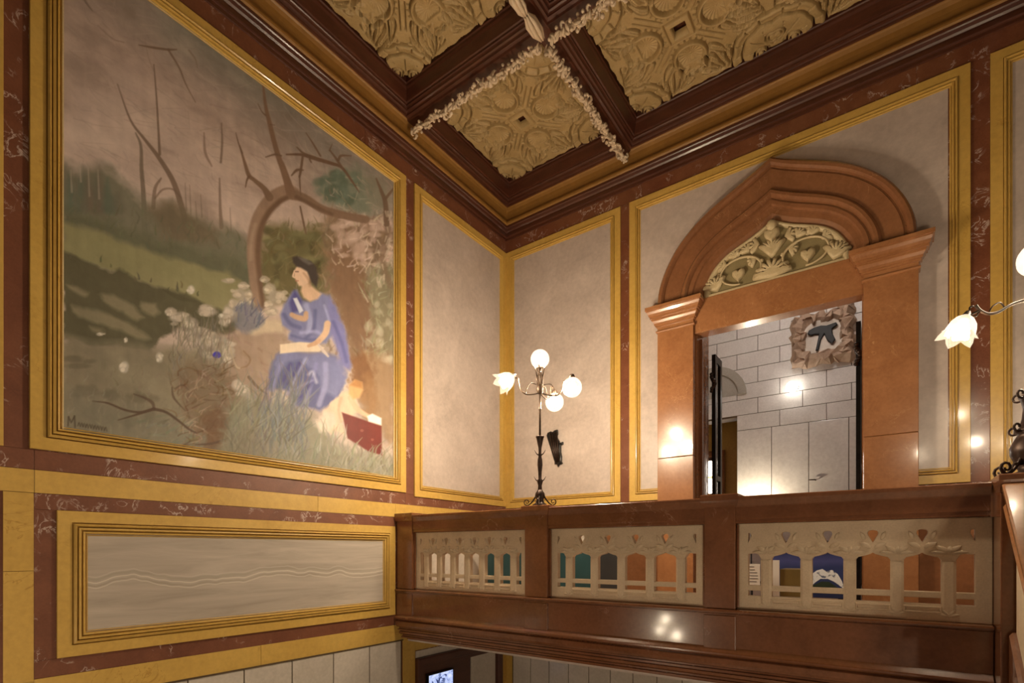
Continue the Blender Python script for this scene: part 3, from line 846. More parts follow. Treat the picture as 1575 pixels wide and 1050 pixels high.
def gallery_lamp(bx, by, bz, label, arms, big=1.0, top_z=1.877, hub=1.57, bm='bulb'):
    L = thing('gallery_lamp', (bx, by, bz), label, 'lamp', 'iron gallery lamps')
    s = big
    # base with four scroll feet
    mk('base', MB().lathe([(.075 * s, bz), (.075 * s, bz + .012), (.045 * s, bz + .03), (.034 * s, bz + .06), (.050 * s, bz + .10), (.046 * s, bz + .125), (.030 * s, bz + .145), (.022 * s, bz + .16)], (bx, by, 0), 12), M['iron'], L)
    for k in range(4):
        a = math.pi / 4 + k * math.pi / 2 - .36
        mb = MB(); scroll(mb, (bx + .03 * math.cos(a), by + .03 * math.sin(a), bz + .006), (math.cos(a), math.sin(a), 0), .10 * s, .11 * s, .008 * s)
        mk('scroll_foot', mb, M['iron'], L)
    z1 = bz + .685
    mk('shaft', MB().lathe([(.022, bz + .15), (.018, bz + .20), (.028, bz + .235), (.030, bz + .25), (.016, bz + .265), (.018, bz + .33), (.026, bz + .40), (.024, bz + .45), (.016, bz + .485), (.020, bz + .50), (.014, bz + .52), (.016, bz + .57), (.030, bz + .635), (.036, bz + .665), (.042, bz + .672), (.042, bz + .684), (.012, z1 + .004)], (bx, by, 0), 12), M['iron'], L)
    for k in range(4):                                   # thorn leaves on the shaft
        a = k * math.pi / 2 + .5
        d = Vector((math.cos(a), math.sin(a), 0))
        for zz, ln in ((bz + .50, .055), (bz + .24, .06)):
            mb = MB(); mb.tube([tuple(Vector((bx, by, zz)) + d * .016), tuple(Vector((bx, by, zz + .012)) + d * ln * .6), tuple(Vector((bx, by, zz + .05)) + d * ln)], [.007, .005, .002], 6)
            mk('thorn_leaf', mb, M['iron'], L)
    mk('rod', MB().lathe([(.010, z1), (.010, hub - .20), (.014, hub - .19), (.014, hub - .18), (.009, hub - .17), (.009, hub)], (bx, by, 0), 10), M['bronze'], L)
    mk('hub', MB().lathe([(.012, hub - .04), (.030, hub - .015), (.038, hub + .01), (.030, hub + .04), (.020, hub + .07), (.026, hub + .13), (.018, hub + .17)], (bx, by, 0), 12), M['bronze'], L)
    tr = .092
    for k in range(4):                                   # cup leaves that hold the top globe
        a = k * math.pi / 2 + .4; d = Vector((math.cos(a), math.sin(a), 0)); c0 = Vector((bx, by, 0))
        mb = MB(); mb.tube([tuple(c0 + Vector((0, 0, hub + .05)) + d * .02), tuple(c0 + Vector((0, 0, hub + .14)) + d * .03), tuple(c0 + Vector((0, 0, hub + .215)) + d * .045), tuple(c0 + Vector((0, 0, hub + .25)) + d * .066)], [.009, .008, .006, .003], 6)
        mk('cup_leaf', mb, M['bronze'], L)
    globe_shade((bx, by, top_z), tr, L, bm=bm)
    for (r, f, z, kind, rad) in arms:
        e = Vector((bx, by, z)) + RR * r + WW * f
        h = Vector((bx, by, hub)); dxy = (e - h); dxy.z = 0; ln = dxy.length; dxy = dxy.normalized()
        ez = z + (rad if kind == 'globe' else .05)
        P = [h + dxy * .02 + Vector((0, 0, -.03)), h + dxy * (.25 * ln) + Vector((0, 0, -.045)), h + dxy * (.50 * ln) + Vector((0, 0, -.05)), h + dxy * (.66 * ln) + Vector((0, 0, -.01)), h + dxy * (.74 * ln) + Vector((0, 0, .085)), h + dxy * (.86 * ln) + Vector((0, 0, .10))]
        P.append(Vector((e.x, e.y, ez + .03)) if kind == 'globe' else e + Vector((0, 0, .045)) - dxy * .03)
        am = mk('arm', MB().tube(smooth_path([tuple(q) for q in P], 5), .0075, 7), M['bronze'], L)
        mb = MB()
        C = [h + dxy * (.12 * ln) + Vector((0, 0, .055)), h + dxy * (.34 * ln) + Vector((0, 0, .06)), h + dxy * (.46 * ln) + Vector((0, 0, .0)), h + dxy * (.5 * ln) + Vector((0, 0, -.045))]
        mb.tube(smooth_path([tuple(q) for q in C], 5), .005, 6)
        mk('tendril', mb, M['bronze'], am)
        if kind == 'globe': globe_shade((e.x, e.y, z), rad, L, True, bm)
        else: flower_shade((e.x, e.y, z), tuple(dxy * .75 + Vector((0, 0, -.55))), 1.2, L, bm)
    return L


gallery_lamp(-2.795, 4.34, .436, 'iron lamp with four lit glass globes standing on the balustrade post', [(-.285, -.10, 1.665, 'flower', .08), (.315, .0, 1.60, 'globe', .097), (.165, .27, 1.53, 'globe', .095)])

# second lamp, on the newel at the right edge: only its left side is in the picture
def newel_lamp():
    bx, by, bz = .70, 4.27, .432
    L = thing('gallery_lamp', (bx, by, bz), 'large dark iron vase lamp with curling arm and flower light at right edge', 'lamp', 'iron gallery lamps')
    mk('vase', MB().lathe([(.115, bz), (.12, bz + .02), (.09, bz + .035), (.10, bz + .07), (.128, bz + .13), (.130, bz + .17), (.105, bz + .225), (.092, bz + .25), (.11, bz + .262), (.11, bz + .275), (.085, bz + .29), (.075, bz + .34), (.07, bz + .40), (.08, bz + .45), (.092, bz + .47), (.07, bz + .485), (.03, bz + .52), (.02, bz + .56)], (bx, by, 0), 20), M['iron'], L)
    for k in range(5):
        a = math.pi + .62 + k * 2 * math.pi / 5; d = (math.cos(a), math.sin(a), 0)
        mb = MB(); scroll(mb, (bx + .09 * d[0], by + .09 * d[1], bz + .012), d, .10, .13, .012)
        mb.tube([(bx + .10 * d[0], by + .10 * d[1], bz + .07), (bx + .145 * d[0], by + .145 * d[1], bz + .075)], .008, 6)
        mk('scroll_foot', mb, M['iron'], L)
        for zz, rr in ((bz + .268, .105), (bz + .462, .085)):
            mb = MB(); pts = []
            for i in range(12):
                q = i / 11; an = -math.pi / 2 + q * 5.0; r3 = .026 * (1 - .6 * q)
                o_ = Vector((bx, by, zz)) + Vector(d) * (rr + .02)
                pts.append(tuple(o_ + Vector(d) * r3 * math.cos(an) + Vector((0, 0, 1)) * (r3 * math.sin(an) + .02)))
            mb.tube([(bx + rr * d[0] * .8, by + rr * d[1] * .8, zz)] + pts, .007, 6)
            mk('curl', mb, M['iron'], L)
    mk('rod', MB().lathe([(.014, bz + .5), (.014, 1.38), (.03, 1.40), (.034, 1.44), (.022, 1.5), (.02, 1.58)], (bx, by, 0), 10), M['bronze'], L)
    globe_shade((bx, by, 1.70), .10, L, bm='bulb_newel')
    base = Vector((bx, by, 0))
    def arm(dirr, dirf, z, ln):
        dxy = (RR * dirr + WW * dirf).normalized()
        pz = [(0.02, 1.44), (.05, 1.46), (.10, 1.45), (.17, 1.425), (.24, 1.385), (.30, 1.375), (.345, 1.395), (.37, 1.425)]
        am = mk('arm', MB().tube(smooth_path([tuple(base + dxy * (a * ln / .45) + Vector((0, 0, b))) for a, b in pz], 5), .0085, 8), M['bronze'], L)
        for tq, rad in ((((.345, 1.395), (.37, 1.36), (.40, 1.37), (.405, 1.41), (.385, 1.42)), .005), (((.20, 1.41), (.23, 1.44), (.27, 1.42), (.29, 1.39)), .004), (((.345, 1.395), (.39, 1.375), (.425, 1.36)), .006)):
            mb = MB(); mb.tube(smooth_path([tuple(base + dxy * (a * ln / .45) + Vector((0, 0, b))) for a, b in tq], 5), rad, 6)
            mk('tendril', mb, M['bronze'], am)
        e = base + dxy * ln * .965 + Vector((0, 0, 1.34))
        flower_shade(tuple(e), tuple(dxy * .35 + Vector((0, 0, -.8))), 1.05, L, 'bulb_newel')
    arm(-1, 0, 1.29, .45); arm(.95, -.35, 1.29, .45); arm(.75, .65, 1.29, .45)
newel_lamp()

# lamps of the stair hall behind the camera: they light the mural wall and glint in the plinth
ped_m = M['brown']
for i, (x, y, zb, lab) in enumerate(((-3.2, -.5, -2.72, 'iron globe lamp on a marble pedestal low in the stair hall'), (1.6, -1.0, -3.2, 'iron globe lamp on a marble pedestal by the stair foot'))):
    pd = thing('lamp_pedestal', (x, y, -4.6), ('short' if i else 'tall') + ' brown marble pedestal under a hall lamp behind the viewpoint', 'pedestal')
    mk('die', MB().box(x - .2, x + .2, y - .2, y + .2, -4.6, zb - .06), ped_m, pd, bevel=.01)
    mk('pedestal_cap', MB().box(x - .26, x + .26, y - .26, y + .26, zb - .06, zb), ped_m, pd, bevel=.01)
    gl = gallery_lamp(x, y, zb, lab, [(-.30, -.1, zb + 1.2, 'globe', .097), (.31, 0, zb + 1.2, 'globe', .097)], 1.0, zb + 1.44, zb + 1.14, 'bulb_stair' if i else 'bulb_hall')

# ================================================================== CEILING RELIEF AND GARLANDS
def fbm(u, v, seed, octv=4, f0=1.0):
    rng_ = np.random.RandomState(seed); out = np.zeros_like(u); amp = .5; f = f0
    for o in range(octv):
        T = rng_.rand(64, 64); x, y = u * f + 17.3 * o, v * f + 9.1 * o
        xi, yi = np.floor(x).astype(int), np.floor(y).astype(int); fx, fy = x - xi, y - yi
        fx, fy = fx * fx * (3 - 2 * fx), fy * fy * (3 - 2 * fy)
        g = lambda a, b: T[a % 64, b % 64]
        out += amp * ((g(xi, yi) * (1 - fx) + g(xi + 1, yi) * fx) * (1 - fy) + (g(xi, yi + 1) * (1 - fx) + g(xi + 1, yi + 1) * fx) * fy)
        amp *= .5; f *= 2
    return out / (1 - .5 ** octv)


def relief_quadrant(n, open_a=False):
    """height 0..1 over the quadrant 0<=a,b<=1 (centre of the unit at 0,0): a carved plate with sharp incisions
    and pierced slots; -1 is cut away"""
    g = (np.arange(n) + .5) / n
    A, B = np.meshgrid(g, g, indexing='ij')
    H = .66 + .06 * fbm(A, B, 4, 3, 5)
    S = lambda x, a, b: np.clip((x - a) / (b - a), 0, 1)
    CUT = .02

    def leaf(x0, y0, ang, L, W, bend, flutes=3, rise=.22, side=0):
        nonlocal H
        ca, sa = math.cos(ang), math.sin(ang)
        t_ = ((A - x0) * ca + (B - y0) * sa) / L
        s_ = (-(A - x0) * sa + (B - y0) * ca) - bend * L * np.clip(t_, 0, 1) ** 2
        wv = W * np.sin(np.pi * np.clip(t_ * .88 + .10, 0, 1)) ** .7
        q = s_ / np.maximum(wv, 1e-3)
        on = (t_ > 0) & (t_ < 1)
        ins = on & (np.abs(q) < 1)
        h = .70 + rise * (1 - q * q) * np.sin(np.pi * np.clip(t_ * .8 + .15, 0, 1))
        h = h - .30 * (np.abs(np.sin(q * np.pi * flutes / 2)) > .965) * (t_ > .15) * (t_ < .9)
        H = np.where(ins, h, H)
        d = (np.abs(s_) - wv)
        out = on & (d >= 0) & (d < .013) & (t_ > .18)
        if side: out &= (s_ * side > 0)
        H = np.where(out, CUT, H)

    def arcline(cx, cy, r, a0, a1, w, depth=CUT):
        nonlocal H
        rr = np.hypot(A - cx, B - cy); th = np.arctan2(B - cy, A - cx) % (2 * math.pi)
        lo, hi = a0 % (2 * math.pi), a1 % (2 * math.pi)
        m_ = ((th >= lo) & (th <= hi)) if lo <= hi else ((th >= lo) | (th <= hi))
        H = np.where(m_ & (np.abs(rr - r) < w), depth, H)

    rng_ = np.random.RandomState(11)
    PI = math.pi
    for sym in (0, 1):
        f = (lambda x, y, an, bd: (x, y, an, bd)) if not sym else (lambda x, y, an, bd: (y, x, PI / 2 - an, -bd))
        # fringe of small curling leaves along the rim
        for k in range(8):
            c = .06 + k * .095
            x, y, an, bd = f(c, .80 + .03 * rng_.rand(), PI / 2 - .9 + .05 * k, -.35)
            leaf(x, y, an, .20 + .05 * rng_.rand(), .034, bd, 2, .18, 0)
        # broad acanthus leaves sweeping out to the rim
        for (x, y, an, L, W, bd) in ((.05, .60, .55, .34, .050, .35), (.16, .56, .80, .36, .055, .30), (.30, .54, 1.05, .38, .060, .30), (.42, .56, 1.25, .36, .055, .22), (.52, .60, 1.45, .30, .045, .15)):
            x, y, an, bd = f(x, y, an, bd)
            leaf(x, y, an, L, W, bd, 4, .26)
        x, y, an, bd = f(.20, .44, .35, .5); leaf(x, y, an, .30, .045, bd, 3, .24)
    # scalloped cloud round the corner shell
    pc = .92
    r = np.hypot(A - pc, B - pc); th = np.arctan2(pc - B, pc - A) - PI / 4
    sect = np.abs(th) < 1.25
    lobe = .46 + .030 * np.abs(np.cos(th * 3.6))
    H = np.where(sect & (r < lobe), .72 + .18 * np.exp(-((r - lobe + .045) / .03) ** 2), H)
    H = np.where(sect & (np.abs(r - lobe) < .010), CUT, H)
    H = np.where(sect & (r < lobe - .03) & (r > .37) & (np.abs(np.cos(th * 7.2)) < .13), .30, H)
    # corner shell with incised rays
    edge = .325 + .016 * np.abs(np.cos(th * 4.5))
    on = (r < edge) & (np.abs(th) < 1.45)
    H = np.where(on, .66 + .30 * S(r, .02, .24) - .12 * S(r, .26, .33), H)
    H = np.where(on & (r > .07) & (r < .29) & (np.abs(np.sin(th * 5.0)) < .045 / np.maximum(r, .05) * .16), CUT, H)
    H = np.where((np.abs(r - edge - .010) < .010) & (np.abs(th) < 1.30), CUT, H)
    for k in (0, 1):
        cx, cy = (.965, .80) if k else (.80, .965)
        rr = np.hypot(A - cx, B - cy)
        H = np.where(rr < .075, .95 - 18 * (rr - .03) ** 2, H)
        H = np.where(np.abs(rr - .045) < .008, .25, H); H = np.where(np.abs(rr - .082) < .008, CUT, H)
    # horseshoe crescents on the two axes: slender ridge, ticks outside, fluted hollow inside
    for sym in (0, 1):
        a, b = (A, B) if not sym else (B, A)
        dx, dy = a - .46, b
        r = np.hypot(dx, dy); th = np.abs(np.arctan2(dy, -dx))
        R0 = .200
        hol = (r < .178) & (dx < .09)
        H = np.where(hol, .34 + .26 * S(r, .02, .17) + .05 * np.cos(th * 18), H)
        rim = th < 2.05
        H = np.where(rim & (np.abs(r - R0) < .024), .74 + .26 * np.sqrt(np.clip(1 - ((r - R0) / .024) ** 2, 0, 1)), H)
        H = np.where(rim & (r > R0 - .034) & (r < R0 - .022), .16, H)
        H = np.where(rim & (r > R0 + .024) & (r < R0 + .034), .22, H)
        H = np.where(rim & (r > R0 + .034) & (r < R0 + .072) & (np.abs(np.sin(th * 10.5)) < .30), CUT, H)
        for (u, v, ru, rv) in ((.635, .175, .095, .030), (.715, .055, .030, .045)):
            e = np.hypot((a - u) / ru, (b - v) / rv)
            H = np.where(e < 1, -1, np.where((e < 1.45), .92, H))
        # hair-line running from the boss between two crescents
    d = np.abs(A - B)
    H = np.where((np.abs(d - .05) < .007) & (A + B > .36) & (A + B < .90), .18, H)
    # square boss with a pierced middle
    m = np.maximum(A, B)
    H = np.where(m < .165, .80 + 1.2 * (.165 - m), H); H = np.where((m > .150) & (m < .165), .40, H); H = np.where(m < .088, -1, H)
    # outline: slightly ragged straight sides, rounded notched corner
    lim = .955 + .030 * fbm(A, B, 9, 3, 10) + .008 * np.cos((A + B) * 26)
    if open_a:
        return np.where(B > lim, -1, H)
    H = np.where(m > lim, -1, H)
    cr_ = .16
    H = np.where((A > 1 - cr_) & (B > 1 - cr_) & (np.hypot(A - 1 + cr_, B - 1 + cr_) > cr_ - .02), -1, H)
    H = np.where((np.abs(A - B) < .012) & (A + B > 1.84), -1, H)
    return H


NQ = 144
Q = relief_quadrant(NQ); QO = relief_quadrant(NQ, True)
mir = lambda q: np.concatenate([q[:, ::-1], q], 1)
F_ONE = np.concatenate([mir(Q)[::-1], mir(Q)], 0)          # a unit on its own
F_END = np.concatenate([mir(Q)[::-1], mir(QO)], 0)         # a unit that runs on into the next one at +u

DEP = .105


def relief_mesh(F, UW, UH):
    n = 2 * NQ
    xs = (np.arange(n + 1) / n - .5) * UW; ys = (np.arange(n + 1) / n - .5) * UH
    P = np.pad(F, 1, mode='edge'); ok = np.pad(F >= 0, 1, mode='edge')
    Pz = np.where(ok, P, 0); c = ok.astype(float)
    num = Pz[:-1, :-1] + Pz[1:, :-1] + Pz[:-1, 1:] + Pz[1:, 1:]; den = np.maximum(c[:-1, :-1] + c[1:, :-1] + c[:-1, 1:] + c[1:, 1:], 1)
    V = num / den
    allok = (c[:-1, :-1] + c[1:, :-1] + c[:-1, 1:] + c[1:, 1:]) > 3.5
    V = np.where(allok, V, 0.0)
    X, Y = np.meshgrid(xs, ys, indexing='ij')
    co = np.stack([X, Y, -V * DEP], -1).reshape(-1, 3)
    idx = np.arange((n + 1) * (n + 1)).reshape(n + 1, n + 1)
    fs = np.stack([idx[:-1, :-1], idx[:-1, 1:], idx[1:, 1:], idx[1:, :-1]], -1)[F >= 0].reshape(-1, 4)
    me = bpy.data.meshes.new('relief_panel')
    me.from_pydata(co.tolist(), [], fs.tolist())
    me.polygons.foreach_set('use_smooth', [True] * len(me.polygons))
    me.materials.append(M['relief'])
    return me


rm1 = relief_mesh(F_ONE, 1.55, 1.59); rmx = relief_mesh(F_END, 1.59, 1.59); rmy = relief_mesh(F_END, 1.59, 1.55)
zr = 5.470
for (x, y, me_, rz) in ((-3.765, 5.425, rm1, 0), (-1.775, 5.425, rmx, 0), (-.185, 5.425, rmx, math.pi), (-3.765, 3.405, rmy, -math.pi / 2), (-3.765, 1.815, rmy, math.pi / 2), (-1.775, 3.405, rmx, 0), (-.185, 3.405, rmx, math.pi), (-1.775, 1.815, rmx, 0), (-.185, 1.815, rmx, math.pi), (1.805, 5.425, rm1, 0), (1.805, 3.405, rmy, -math.pi / 2), (1.805, 1.815, rmy, math.pi / 2)):
    o = link('relief_panel', me_, (x, y, zr), ceiling)
    o.rotation_euler = (0, 0, rz)

# leaf garlands along the beam soffits
def cluster_mesh(seed):
    """a bunch of curled leaves and buds"""
    mb = MB(); rg = np.random.RandomState(seed)
    for k in range(5):
        R3 = np.linalg.qr(rg.randn(3, 3))[0]; c = np.clip(rg.randn(3) * np.array((.030, .016, .016)), -.03, .03)
        r = .026 + .012 * rg.rand(); pts = []
        for i in range(9):
            a = i / 8 * 4.4; rr = r * (1.15 - .6 * i / 8)
            pts.append(tuple(R3 @ np.array((rr * math.cos(a), rr * math.sin(a), .010 * i / 8)) + c))
        mb.tube(pts, [.004, .011, .014, .015, .014, .012, .010, .007, .004], 6)
    for k in range(4):
        c = np.clip(rg.randn(3) * np.array((.030, .026, .026)), -.042, .042); mb.ball(tuple(c), .013 + .007 * rg.rand(), 7, 5)
    mb.ball((0, 0, 0), .022, 8, 6, (2.2, 1, 1))
    return mb


def pod_mesh():
    mb = MB()
    for k in range(6):
        a = k * math.pi / 3
        rows = []
        pts = [Vector((-.14, .02 * math.cos(a), .02 * math.sin(a))), Vector((-.06, .040 * math.cos(a + .3), .040 * math.sin(a + .3))), Vector((.06, .042 * math.cos(a + .6), .042 * math.sin(a + .6))), Vector((.13, .022 * math.cos(a + .9), .022 * math.sin(a + .9))), Vector((.155, .03 * math.cos(a + 1), .03 * math.sin(a + 1)))]
        mb.tube([tuple(p) for p in pts], [.008, .022, .022, .012, .003], 7)
    mb.ball((0, 0, 0), .042, 10, 6, (2.8, 1, 1))
    return mb


zg = 5.024
GM = M['cream']


def garland(label, p, q, group, kind):
    p, q = Vector(p), Vector(q); d = q - p; ln = d.length
    G = thing('leaf_garland', tuple(p), label, 'garland', group)
    pitch = .092 if kind == 'leaf' else .27
    n = int(ln / pitch)
    ang = math.atan2(d.y, d.x)
    for k in range(n):
        c = p + d * ((k + .5) / n)
        o = link('leaf_cluster' if kind == 'leaf' else 'seed_pod', CLS[k % 3] if kind == 'leaf' else PD, tuple(c), G)
        o.rotation_euler = (random.random() * 6.28 if kind == 'leaf' else .7 * k, 0, ang)
        sc_ = 1 + .12 * random.uniform(-1, 1)
        o.scale = (sc_, sc_ * (1.1 if kind == 'leaf' else 1.0), sc_ * (1.1 if kind == 'leaf' else 1.0))
    return G


CLS = []
for sd in (5, 8, 13):
    tmp = mk('leaf_cluster_src', cluster_mesh(sd), GM, origin=(0, 0, 0)); CLS.append(tmp.data); bpy.data.objects.remove(tmp)
tmp = mk('seed_pod_src', pod_mesh(), GM, origin=(0, 0, 0)); PD = tmp.data; PD.name = 'seed_pod'; bpy.data.objects.remove(tmp)
garland('leafy plaster garland from the beam crossing to the mural wall cornice', (BX - .05, BY, zg), (XA + .10, BY, zg), 'ceiling garlands', 'leaf')
garland('leafy plaster garland from the beam crossing to the cornice above the portal wall', (BX, BY + .05, zg), (BX, YB - .10, zg), 'ceiling garlands', 'leaf')
garland('leafy plaster garland from the beam crossing towards the right, at the top edge', (BX + .05, BY, zg), (.76, BY, zg), 'ceiling garlands', 'leaf')
garland('thick smooth plaster pod garland coming from the beam crossing towards the viewer', (BX, BY - .06, zg), (BX, 1.3, zg), 'ceiling garlands', 'pod')

# ================================================================== MURAL
# The picture is worked out on a dense canvas grid (a colour per grid point); tracing points were noted as
# seen on the photograph and are carried back onto the wall plane.
MY0, MY1, MZ0, MZ1 = 1.154, 4.212, .850, 4.360
NYc, NZc = 520, 500
yy = MY0 + (MY1 - MY0) * np.linspace(0, 1, NYc); zz_ = MZ0 + (MZ1 - MZ0) * np.linspace(0, 1, NZc)
Yg, Zg = np.meshgrid(yy, zz_, indexing='ij')
_r = XA * .8107 + Yg * .5854; _w = -XA * .5854 + Yg * .8107
PX = 787.5 + 807 * _r / _w; PY = 846 - 807 * Zg / _w
_s2l = lambda c: np.where(np.array(c) / 255. <= .04045, np.array(c) / 255. / 12.92, ((np.array(c) / 255. + .055) / 1.055) ** 2.4)
IMG = np.zeros(PX.shape + (3,))
prg = np.random.RandomState(21)
N1 = fbm(Yg, Zg, 1, 5, 2.0); N2 = fbm(Yg, Zg, 2, 5, 6.0); N3 = fbm(Yg, Zg, 3, 4, 18.0)
DIAG = fbm(Yg * .35 + Zg * .5, Zg * .9 - Yg * .4, 5, 5, 5.0)     # streaks slanting across the sky
VERT = fbm(Yg, Zg * .12, 6, 4, 26.0)


def blend(mask, col):
    m = np.clip(mask, 0, 1)[..., None]
    IMG[:] = IMG * (1 - m) + np.array(col, float) * m


def window(pts, pad):
    pts = np.array(pts, float)
    lo, hi = pts.min(0) - pad, pts.max(0) + pad
    sel = (PX >= lo[0]) & (PX <= hi[0]) & (PY >= lo[1]) & (PY <= hi[1])
    return sel


def poly(pts, col, soft=2.0, op=1.0, wob=0.0):
    """soft-edged filled outline"""
    sel = window(pts, soft * 2 + wob + 2)
    if not sel.any(): return
    x = PX[sel] + wob * (N3[sel] - .5) * 4; y = PY[sel] + wob * (N2[sel] - .5) * 4
    P = np.array(pts, float); n = len(P); inside = np.zeros(x.shape, bool); dist = np.full(x.shape, 1e9)
    for i in range(n):
        a, b = P[i], P[(i + 1) % n]
        c = ((a[1] > y) != (b[1] > y))
        if a[1] != b[1]:
            inside ^= c & (x < (b[0] - a[0]) * (y - a[1]) / (b[1] - a[1]) + a[0])
        d = b - a; t_ = np.clip(((x - a[0]) * d[0] + (y - a[1]) * d[1]) / max(d @ d, 1e-9), 0, 1)
        dist = np.minimum(dist, np.hypot(x - a[0] - t_ * d[0], y - a[1] - t_ * d[1]))
    sd = np.where(inside, dist, -dist)
    m = np.clip(.5 + sd / (2 * soft), 0, 1) * op
    c = np.array(col, float)
    IMG[sel] = IMG[sel] * (1 - m[:, None]) + c * m[:, None]


def line(pts, w, col, op=1.0, soft=.8, curve=True, wob=0.0):
    """tapering brush stroke"""
    P = smooth_path(pts, 5) if curve and len(pts) > 2 else pts
    P = np.array(P, float); ws = np.interp(np.linspace(0, 1, len(P)), np.linspace(0, 1, len(w)), w) if hasattr(w, '__len__') else np.full(len(P), w)
    sel = window(P, max(ws) + soft + wob + 2)
    if not sel.any(): return
    x = PX[sel] + wob * (N3[sel] - .5) * 4; y = PY[sel] + wob * (N2[sel] - .5) * 4; best = np.full(x.shape, -1e9)
    for i in range(len(P) - 1):
        a, b = P[i], P[i + 1]; d = b - a
        t_ = np.clip(((x - a[0]) * d[0] + (y - a[1]) * d[1]) / max(d @ d, 1e-9), 0, 1)
        best = np.maximum(best, ws[i] * (1 - t_) + ws[i + 1] * t_ - np.hypot(x - a[0] - t_ * d[0], y - a[1] - t_ * d[1]))
    m = np.clip(.5 + best / (2 * soft), 0, 1) * op
    IMG[sel] = IMG[sel] * (1 - m[:, None]) + np.array(col, float) * m[:, None]


def blob(x, y, rx, ry, col, op=1.0, soft=.35, ang=0, wob=.35):
    R_ = max(rx, ry) * 1.6 + 2
    sel = (np.abs(PX - x) < R_) & (np.abs(PY - y) < R_)
    if not sel.any(): return
    dx, dy = PX[sel] - x, PY[sel] - y; ca, sa = math.cos(ang), math.sin(ang)
    q = np.hypot((dx * ca + dy * sa) / rx, (-dx * sa + dy * ca) / ry) + wob * (N3[sel] - .5) * 2
    m = np.clip((1 - q) / soft + .5, 0, 1) * op
    IMG[sel] = IMG[sel] * (1 - m[:, None]) + np.array(col, float) * m[:, None]


def hatch(n, x0, x1, y0, y1, ln, ang, col, jit=.25, w=1.0, op=.6, cj=14, bend=4, region=None):
    """many short strokes"""
    for _ in range(n):
        x, y = prg.uniform(x0, x1), prg.uniform(y0, y1)
        if region and not region(x, y): continue
        a = ang + jit * prg.randn(); l_ = ln * prg.uniform(.5, 1.3)
        dx, dy = math.cos(a) * l_, -math.sin(a) * l_
        c = np.clip(np.array(col) + cj * prg.randn() + 4 * prg.randn(3), 8, 250)
        line([(x, y), (x + dx * .5 + bend * prg.randn() * .4, y + dy * .5), (x + dx + bend * prg.randn(), y + dy)], [w, w * .8, w * .25], c, op, .7)


G = lambda v, a, b: np.clip((v - a) / (b - a), 0, 1)
# --- sky
sky_top, sky_mid, sky_low = np.array((132, 122, 108)), np.array((176, 146, 126)), np.array((196, 168, 148))
t_ = G(Zg, 2.6, 4.4)[..., None]
IMG[:] = sky_low * (1 - t_) + sky_mid * t_
t2 = G(Zg + .25 * (N1 - .5) + .18 * (Yg - 2.2), 3.75, 4.4)[..., None]
IMG[:] = IMG * (1 - .75 * t2) + sky_top * .75 * t2
IMG += ((DIAG - .5) * 46)[..., None] * np.array((1.0, .95, .85)) + ((N2 - .5) * 16)[..., None]
blend(G(DIAG, .58, .75) * .35, (205, 176, 152)); blend(G(.45 - DIAG, 0, .15) * .3, (140, 118, 100))
hatch(420, 100, 600, -20, 330, 40, -.6, (190, 160, 140), .35, 1.2, .20, 12, 8)
hatch(260, 100, 600, -20, 300, 34, -.6, (138, 116, 100), .35, 1.0, .20, 8, 8)
poly([(235, -40), (420, 60), (470, 165), (400, 140), (330, 100), (260, 60)], (118, 116, 100), 26, .55, 6)
# --- distant birches and bare trunks
tk = (112, 88, 70)
line([(180, 130), (200, 185), (222, 215), (245, 245), (268, 285), (286, 345)], [.6, 1.6, 2.2, 3.2, 4, 4.6], tk, .85)
line([(236, 100), (240, 150), (243, 200), (245, 238)], [.7, 1.3, 1.6, 2.2], tk, .85)
line([(208, 205), (216, 225), (217, 260), (220, 300), (222, 360)], [1.0, 2.2, 3, 3.6, 4.4], (110, 92, 74), .8)
line([(247, 275), (238, 290), (235, 320)], [1.5, 2.6, 3.4], tk, .7); line([(238, 305), (250, 292), (266, 292), (278, 305)], [1.6, 1.6, 1.4, 1.2], tk, .6)
line([(340, 190), (341, 220), (339, 250)], [.8, 1.6, 1.8], tk, .75); line([(337, 275), (338, 320), (340, 350)], [1.2, 2.2, 3.2], tk, .7)
line([(313, 205), (315, 235), (325, 256)], [1, 2.2, 1.2], (128, 100, 82), .7)
for x, a, b in ((291, 285, 330), (308, 300, 335), (284, 282, 325), (353, 320, 358), (300, 310, 340)):
    line([(x, a), (x + 2, b)], [.5, 1.2], (118, 98, 82), .6)
line([(126, -5), (134, 8), (142, 18)], [2, 1.4, .8], (116, 96, 80), .8)
line([(213, 70), (235, 74), (258, 77), (271, 77)], [.8, 1.8, 1.8, .9], (112, 86, 66), .85); line([(258, 77), (275, 105), (285, 130), (300, 158)], [1.6, 1.3, 1.0, .5], (118, 92, 72), .8)
line([(150, 40), (172, 60), (190, 66)], [.6, 1, 1], (128, 102, 84), .5); line([(290, 78), (300, 92), (303, 105)], [1.4, 1.2, .5], (128, 104, 84), .6)
line([(236, 110), (228, 90), (222, 60)], [1, .8, .4], (140, 114, 94), .4)
